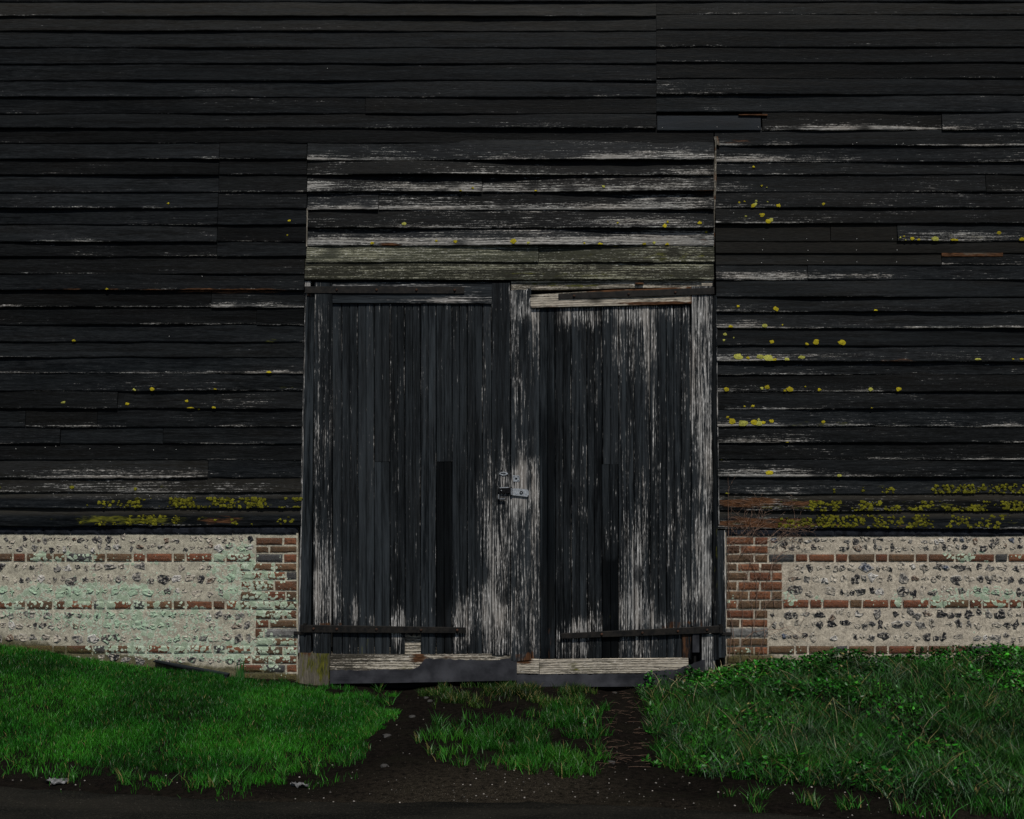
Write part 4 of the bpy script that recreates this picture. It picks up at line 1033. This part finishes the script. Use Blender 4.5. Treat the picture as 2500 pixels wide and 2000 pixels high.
x, y, z = scatter(LAWN, 640000, (-6.6, -.7), (-3.0, -.03), 26, 1, lambda x, y, px, py: np.clip(-.12 + 1.7 * fbm(x * 5, y * 5, 61), .06, 1) * .75 * (1 - .85 * smooth(1815, 1890, py + 40 * sn(x * 3, y * 3, 70)) * smooth(.36, .56, fbm(x * 4, y * 6, 71))))
n = len(x); print('lawn blades', n)
hh = r1.uniform(.018, .046, n) * (.7 + .7 * fbm(x * 3, y * 3, 62)) * (1 + .25 * smooth(-1.4, -2.4, y))
x2, y2, z2 = scatter([(p[0], p[1] + (42 if p[1] > 1840 else 0)) for p in LAWN], 300000, (-6.6, -.7), (-3.0, -.03), 30, 15, lambda x, y, px, py: .16 * smooth(.50, .62, fbm(x * 7, y * 7, 72)))
x = np.concatenate([x, x2]); y = np.concatenate([y, y2]); z = np.concatenate([z, z2]); hh = np.concatenate([hh, r1.uniform(.03, .07, len(x2))]); n = len(x)
Vd = blades(x, y, z, hh, r1.uniform(.0020, .0038, n), r1.uniform(.15, .75, n), gcol(n, r1, GREEN, .42, .025, x, y), r1, .6)
lawn = link('lawn_grass', npmesh('lawn_grass', *merge([Vd]), M['grass'])); tag(lawn, 'short green grass bank left of the wheel ruts', 'grass', kind='stuff')
parts = []
for (po, num, sd_, de, hk) in ((MIDA, 160000, 2, .55, 1.0), (MIDB, 160000, 3, .36, 1.1), (MIDC, 160000, 4, .10, 1.1)):
    x, y, z = scatter(po, num, (-.8, .9), (-2.7, -.03), 22, sd_, lambda x, y, px, py: de * smooth(.40, .62, fbm(x * 7, y * 7, 63)))
    n = len(x); hh = r1.uniform(.04, .085, n) * hk * (.7 + .7 * fbm(x * 4, y * 4, 64))
    parts.append(blades(x, y, z, hh, r1.uniform(.003, .0055, n), r1.uniform(.2, .8, n), gcol(n, r1, (.013, .076, .006) if po is not MIDA else (.018, .050, .007), .3, .03 if po is not MIDA else .10, x, y), r1, .6))
mg = link('verge_grass', npmesh('verge_grass', *merge(parts), M['grass'])); tag(mg, 'ragged strip of grass between the two wheel ruts', 'grass', kind='stuff')

# leafy weeds: small folded leaves on hidden stalks
def leaves(x, y, z, size, col, r_, up=.5):
    n = len(x); a = r_.uniform(0, 2 * math.pi, n); el = r_.normal(up, .35, n)
    d = np.stack([np.cos(a) * np.cos(el), np.sin(a) * np.cos(el), np.sin(el)], -1)
    s = np.stack([-np.sin(a), np.cos(a), np.zeros(n)], -1); u = np.cross(d, s)
    roll = r_.normal(0, .5, n)[:, None]; s2 = s * np.cos(roll) + u * np.sin(roll); u2 = np.cross(d, s2)
    b = np.stack([x, y, z], -1); S_ = size[:, None]
    pts = [b, b + d * .35 * S_ - s2 * .30 * S_ + u2 * -.08 * S_, b + d * .42 * S_ + u2 * .03 * S_, b + d * .35 * S_ + s2 * .30 * S_ + u2 * -.08 * S_, b + d * .75 * S_ - s2 * .20 * S_ - u2 * .10 * S_, b + d * .75 * S_ + s2 * .20 * S_ - u2 * .10 * S_, b + d * S_ - u2 * .10 * S_]
    V = np.stack(pts, 1); i = np.arange(n) * 7
    Q = np.concatenate([np.stack([i, i + 1, i + 4, i + 2], -1), np.stack([i, i + 2, i + 5, i + 3], -1)])
    T = np.concatenate([np.stack([i + 2, i + 4, i + 6], -1), np.stack([i + 2, i + 6, i + 5], -1)])
    return V.reshape(-1, 3), Q, T, np.repeat(col[:, None], 7, 1).reshape(-1, 3)
r2 = np.random.default_rng(21)
parts = []
# grass understorey of the bank
x, y, z = scatter(BANK, 330000, (.8, 6.8), (-3.5, -.02), 12, 5, lambda x, y, px, py: (.14 + .5 * smooth(-.5, -1.8, y)) * (1 - .65 * smooth(.48, .58, fbm(x * 1.9, y * 1.9, 68))) * np.clip(.1 + 1.2 * fbm(x * 4, y * 4, 65), .1, 1) * 1.2)
n = len(x); print('bank blades', n)
hh = r2.uniform(.05, .12, n) * (.7 + .8 * fbm(x * 3, y * 3, 66))
bl_ = fbm(x * 1.6, y * 1.6, 67)[:, None]
cc = gcol(n, r2, (.0095, .058, .0048), .55, .028, x, y) * np.where(bl_ > .52, np.array((1.2, 1.0, 1.6)), 1.0)
parts.append(blades(x, y, z, hh, r2.uniform(.0022, .0045, n), r2.uniform(.3, .9, n), cc, r2, .8))
# long arching blades in tussocks
tx, ty, tz = scatter(BANK, 900, (1.0, 6.5), (-2.9, -.25), 10, 6)
for i in range(len(tx)):
    k = int(r2.integers(16, 40)); a = r2.uniform(0, 2 * math.pi, k)
    xs = tx[i] + r2.normal(0, .03, k); ys = ty[i] + r2.normal(0, .03, k)
    tone = np.array((.030, .064, .028)) if r2.random() < .4 else np.array((.013, .062, .007))
    parts.append(blades(xs, ys, ground_h(xs, ys), r2.uniform(.10, .24, k) * (1 if ty[i] < -.3 else .7), r2.uniform(.003, .006, k), r2.uniform(.4, 1.05, k), gcol(k, r2, tone * r2.uniform(.6, 1.2), .2, .08), r2, 1.0, a))
bg_ = link('bank_grass', npmesh('bank_grass', *merge(parts), M['grass'])); tag(bg_, 'long unkempt grass on the bank right of the ruts', 'grass', kind='stuff')
parts = []
x, y, z = scatter(BANK, 120000, (1.0, 6.8), (-2.9, -.03), 12, 7, lambda x, y, px, py: (.66 * smooth(-1.7, -.3, y) + .12) * smooth(.42, .56, fbm(x * 1.9, y * 1.9, 68) + .14 * smooth(-.6, -.2, y)))
n = len(x); print('weed leaves', n)
hgt = r2.uniform(.0, 1, n) ** .7 * (.03 + .10 * smooth(.3, .7, fbm(x * 2.5, y * 2.5, 69))) + .02 * smooth(-.5, -.1, y)
cc = gcol(n, r2, (.0065, .056, .0035), .6, .02, x, y)
parts.append(leaves(x, y, z + hgt, r2.uniform(.016, .042, n), cc, r2, .35))
wd = link('ground_weeds', npmesh('ground_weeds', *merge(parts), M['leaf'])); tag(wd, 'low dark leafy weeds spreading over the right bank', 'weeds', kind='stuff')

# individual leafy weeds along the foot of the right wall
def weed_mesh(seed):
    r_ = np.random.default_rng(seed); P = []
    for s in range(6):
        a = r_.uniform(0, 6.28); k = 6; hs = r_.uniform(.07, .20)
        t = np.linspace(.35, 1, k); x = np.cos(a) * .05 * t; y = np.sin(a) * .05 * t - .0; z = hs * t
        P.append(leaves(x, y, z, r_.uniform(.030, .062, k), gcol(k, r_, (.010, .070, .005), .35, .02), r_, .25))
        P.append(blades(np.zeros(1), np.zeros(1), np.zeros(1), np.array([hs]), np.array([.005]), np.array([.2]), np.array([[.04, .07, .02]]), r_, .2, np.array([a])))
    return npmesh('leafy_weed', *merge(P), M['leaf'])
wm = [weed_mesh(s) for s in (1, 2, 3, 4)]
r3 = np.random.default_rng(31)
for i in range(46):
    px = 1760 + i * 16.5 + r3.normal() * 6
    x = float(wx(px)) * 1.0; y = -.10 - abs(r3.normal()) * .16
    o = link('leafy_weed', wm[i % 4]); o.location = (x, y, float(ground_h(x, y)) - .01); o.rotation_euler = (0, 0, r3.uniform(0, 6.28)); k = r3.uniform(.40, .85) * (.7 if px < 1900 else 1); o.scale = (k, k, k)
    tag(o, 'leafy green weed growing along the foot of the right flint wall', 'weed', 'leafy weeds along the right wall')
# tufts at the mud edges
def tuft_mesh(seed):
    r_ = np.random.default_rng(seed); k = 34
    x = r_.normal(0, .022, k); y = r_.normal(0, .018, k)
    return npmesh('grass_tuft', *merge([blades(x, y, np.zeros(k), r_.uniform(.05, .12, k), r_.uniform(.003, .0055, k), r_.uniform(.2, .9, k), gcol(k, r_, (.016, .078, .008), .35, .06), r_, .7)]), M['grass'])
tm = [tuft_mesh(s) for s in (1, 2, 3)]
def tufts(spots, label, group):
    for i, (px, py) in enumerate(spots):
        x, y, z = unproj(px, py)
        o = link('grass_tuft', tm[i % 3]); o.location = (x, y, z); o.rotation_euler = (0, 0, r3.uniform(0, 6.28)); k = r3.uniform(.7, 1.25); o.scale = (k, k, k)
        tag(o, label, 'grass tuft', group)
tufts([(310, 1912), (400, 1918), (470, 1925), (520, 1922), (555, 1915), (595, 1918), (690, 1895), (725, 1876), (770, 1872), (300, 1905), (180, 1905), (850, 1868), (40, 1872)], 'small grass tuft in the dark soil between the left lawn and the lane', 'tufts along the lane edge')
tufts([(925, 1690), (945, 1722), (930, 1750), (905, 1768)], 'grass tuft at the right tip of the left lawn beside the rut', 'tufts beside the left rut')
tufts([(1022, 1812), (1080, 1795), (1120, 1790), (1052, 1840), (1085, 1850), (1130, 1870), (1180, 1880), (1070, 1768), (1250, 1880), (1300, 1890), (1380, 1892), (1440, 1870), (1460, 1835), (1455, 1770), (1430, 1745)], 'grass tuft standing alone on the mud strip between the ruts', 'tufts between the ruts')
tufts([(1835, 1958), (1860, 1950), (1965, 1960), (1990, 1968), (2060, 1975), (2090, 1972), (2200, 1985), (2240, 1992), (1780, 1945), (1850, 1985), (2300, 1995)], 'grass tuft in the mud in front of the right bank', 'tufts in front of the right bank')
def rosette_mesh(seed):
    r_ = np.random.default_rng(seed); k = 16
    return npmesh('rosette_weed', *merge([leaves(r_.normal(0, .012, k), r_.normal(0, .012, k), r_.uniform(.0, .03, k), r_.uniform(.028, .055, k), gcol(k, r_, (.018, .085, .009), .25, .02), r_, .55)]), M['leaf'])
rm_ = [rosette_mesh(s) for s in (5, 6)]
for i, (px, py) in enumerate([(1590, 1735), (1600, 1755), (1590, 1790), (1612, 1822), (1578, 1860), (1600, 1872), (1440, 1755), (1420, 1770), (1435, 1780), (1570, 1700)]):
    x, y, z = unproj(px, py); o = link('rosette_weed', rm_[i % 2]); o.location = (x, y, z); o.rotation_euler = (0, 0, r3.uniform(0, 6.28)); k = r3.uniform(.7, 1.1); o.scale = (k, k, k)
    tag(o, 'bright rosette of small leaves at the edge of the right rut', 'weed', 'rosettes beside the right rut')
# narrow-leaved clump at the left wall
k = 26; r_ = np.random.default_rng(77); x0, y0, z0 = unproj(590, 1662)
P = blades(r_.normal(0, .022, k), r_.normal(0, .015, k), np.zeros(k), r_.uniform(.12, .24, k), r_.uniform(.006, .010, k), r_.uniform(.05, .28, k), gcol(k, r_, (.022, .085, .018), .15, 0), r_, .3)
o = link('bulb_plant', npmesh('bulb_plant', *merge([P]), M['grass'])); o.location = (x0, -.12, float(ground_h(x0, -.12))); tag(o, 'upright clump of narrow green leaves at the foot of the left wall', 'plant')

# ------------------------------------------------------------------ twigs, stems, scraps, stones
def tube(mb, pts, r0, r1, k=5):
    pts = np.array(pts, float); n = len(pts); P = np.zeros((n, k, 3)); an = np.linspace(0, 2 * math.pi, k, endpoint=False)
    tg = np.gradient(pts, axis=0)
    for i in range(n):
        t = tg[i] / (np.linalg.norm(tg[i]) + 1e-9); a = np.cross(t, (0, 1, .01)); 
        a = a / (np.linalg.norm(a) + 1e-9); b = np.cross(t, a); r = r0 + (r1 - r0) * i / (n - 1)
        P[i] = pts[i] + r * (np.cos(an)[:, None] * a + np.sin(an)[:, None] * b)
    mb.grid(P, closed=True, cap=True)
r4 = np.random.default_rng(41)
cl = MB()
def grow(px, py, ang, length, r, depth, y):
    n = 9; pts = []; a = ang
    for i in range(n):
        pts.append((float(wx(px)), y + .006 * r4.normal(), float(wz(py))))
        px += math.cos(a) * length / n; px = max(px, 1776.0); py -= math.sin(a) * length / n; a += r4.normal() * .16
        if depth > 0 and i > 2 and r4.random() < .55: grow(px, py, a + r4.choice((-1, 1)) * r4.uniform(.5, 1.0), length * r4.uniform(.3, .6), r * .6, depth - 1, y - .004)
    tube(cl, pts, r, r * .45, 4)
for (px, py, an, L) in [(1792, 1600, 1.62, 300), (1830, 1610, 1.5, 250), (1800, 1480, 1.2, 190), (1785, 1440, 1.9, 130), (1845, 1470, 1.5, 170), (1870, 1420, 1.35, 120), (1800, 1360, .9, 120), (1850, 1330, .5, 110), (1880, 1325, .35, 90), (1775, 1330, .6, 110), (1815, 1560, .7, 140), (1850, 1600, 1.2, 110), (1778, 1606, 1.45, 280), (1812, 1600, 1.7, 200), (1865, 1605, 1.75, 240), (1845, 1545, 1.9, 150), (1890, 1480, 1.7, 150)]:
    grow(px, py, an, L, .0028, 2, -.022)
for i in range(13): grow(r4.uniform(1778, 1930), r4.uniform(1312, 1330), r4.uniform(.1, 1.6), r4.uniform(18, 50), .0018, 1, -.030)
o = cl.build('dry_creeper', M['creeper']); tag(o, 'bare brown creeper twigs clinging to the brick pier right of the doors', 'climber')
ds = MB()
for i in range(26):
    x, y = r4.uniform(1.2, 5.6), r4.uniform(-2.2, -.1)
    z = float(ground_h(x, y)); a = r4.uniform(0, 6.28); h = r4.uniform(.12, .34); l = r4.uniform(.05, .2); t = np.linspace(0, 1, 6)[:, None]
    tube(ds, np.array((x, y, z)) + t * np.array((0, 0, h)) + t ** 2 * np.array((math.cos(a) * l, math.sin(a) * l, -.12 * h)), .0013, .0008, 4)
for i in range(30):
    x, y = r4.normal(1.65, .25), r4.uniform(-.5, -.05); z = float(ground_h(x, y)); a = r4.uniform(0, 6.28); h = r4.uniform(.08, .2); t = np.linspace(0, 1, 5)[:, None]
    tube(ds, np.array((x, y, z)) + t * np.array((0, 0, h)) + t ** 2 * np.array((math.cos(a) * .1, math.sin(a) * .1, -.3 * h)), .0016, .001, 4)
o = ds.build('dry_stems', M['drystem']); tag(o, 'thin straw coloured dead stems among the weeds on the right bank', 'dead stems', kind='stuff')
tw = MB()
for i in range(90):
    px, py = r4.uniform(1465, 1590), r4.uniform(1690, 1900); x, y, z = unproj(px, py); a = r4.normal(0, .6); l = r4.uniform(.015, .06)
    tube(tw, [(x - l * math.cos(a), y - l * math.sin(a), z + .004), (x, y, z + .008), (x + l * math.cos(a), y + l * math.sin(a), z + .004)], .0022, .0015, 4)
o = tw.build('fallen_twigs', M['bark']); tag(o, 'brown twigs and leaf bits littering the right rut', 'twigs', kind='stuff')

def pebble(mb, x, y, z, r, col, flat=.6):
    k = 6; an = np.linspace(0, 2 * math.pi, k, endpoint=False); V = []
    for (s, h) in ((1, 0), (.8, .6)): V += [(x + r * s * math.cos(a) * rng.uniform(.7, 1.2), y + r * s * math.sin(a) * rng.uniform(.7, 1.2), z - .3 * r + h * r * flat + .3 * r * (h > 0)) for a in an]
    V.append((x, y, z + r * flat)); F = [(i, (i + 1) % k, k + (i + 1) % k, k + i) for i in range(k)] + [(k + i, k + (i + 1) % k, 2 * k) for i in range(k)]
    mb.add(V, F, 0, col=col)
t = NT('loose_stone'); M['stone'] = t.finish(t.mix(t.ramp(t.noise(t.pos(), 120, 3), .3, .7, 0, .5), t.attr('Col', 'Color'), (.05, .045, .04)), .85)
gv = MB()
for i in range(800):
    px, py = rng.uniform(650, 2450), rng.uniform(1700, 1999)
    if poly_in(np.array([px]), np.array([py]), LAWN)[0] or poly_in(np.array([px]), np.array([py]), BANK)[0]: continue
    if fbm(px / 70., py / 25., 88) < .50: continue
    if rng.random() > .35 + .65 * float(blobs([(1250, 1940, 380, 70, 1.)], np.array(px), np.array(py))): continue
    x, y, z = unproj(px, py)
    pebble(gv, x, y, z + .002, rng.uniform(.002, .006) * (1.5 if rng.random() < .06 else 1), np.array((.15, .135, .115)) * rng.uniform(.1, 1.2))
for i in range(160):
    px, py = rng.uniform(0, 2500), rng.uniform(1880, 1999); x, y, z = unproj(px, py); pebble(gv, x, y, z + .004, rng.uniform(.002, .006), np.array((.2, .18, .16)) * rng.uniform(.3, 1.6))
o = gv.build('loose_gravel', M['stone']); tag(o, 'scattered pale grit on the mud and lane', 'gravel', kind='stuff')
for i, (px, py, r, lab) in enumerate([(1050, 1712, .03, None), (1008, 1750, .03, None), (946, 1797, .036, None), (1040, 1704, .022, None), (938, 1871, .03, None), (1500, 1692, .026, None), (1492, 1862, .03, None)]):
    q = MB(); x, y, z = 0, 0, 0; pebble(q, 0, 0, 0, r, np.array((.007, .0068, .0055)) * rng.uniform(.7, 1.3), .22); X, Y, Z = unproj(px, py)
    o = q.build('stone', M['stone']); o.location = (X, Y, Z + .004); tag(o, 'flat grey stone sunk in the mud of a wheel rut', 'stone', 'stones in the wheel ruts')
def scrap(px, py, w, d, label, rot):
    x, y, z = unproj(px, py); n, m = 14, 7
    U, W = np.meshgrid(np.linspace(-1, 1, n), np.linspace(-1, 1, m), indexing='ij')
    wid = (1 - .55 * np.abs(U + .2 * sn(U * 3, 0, 5)))
    X = U * w * .5; Y = W * d * .5 * wid + .1 * d * sn(U * 2.5, W, 6); Zz = .008 + .008 * sn(U * 4 + px, W * 3, 7) + .005 * sn(U * 9, W * 8, 8)
    q = MB(); q.grid(np.stack([X, Y, Zz], -1)); B = np.stack([X, Y, Zz - .004], -1)[:, ::-1]; q.grid(B)
    o = q.build('plastic_scrap', M['litter']); o.location = (x, y, z + .008); o.rotation_euler = (0, 0, rot); tag(o, label, 'litter')
scrap(142, 1912, .13, .08, 'larger crumpled pale scrap lying by the lane at the far left', -.15)
scrap(732, 1922, .11, .05, 'smaller crumpled pale scrap lying below the tip of the left lawn', -.35)
q = MB(); timber(q, (380, 1612), (560, 1650), 3, -.06, .06, -.2, w1=14, seed=sd, nac=4, rot=.2); sd += 1
o = q.build('dark_stake', M['doorwood']); tag(o, 'dark pointed timber lying against the foot of the left wall', 'timber')
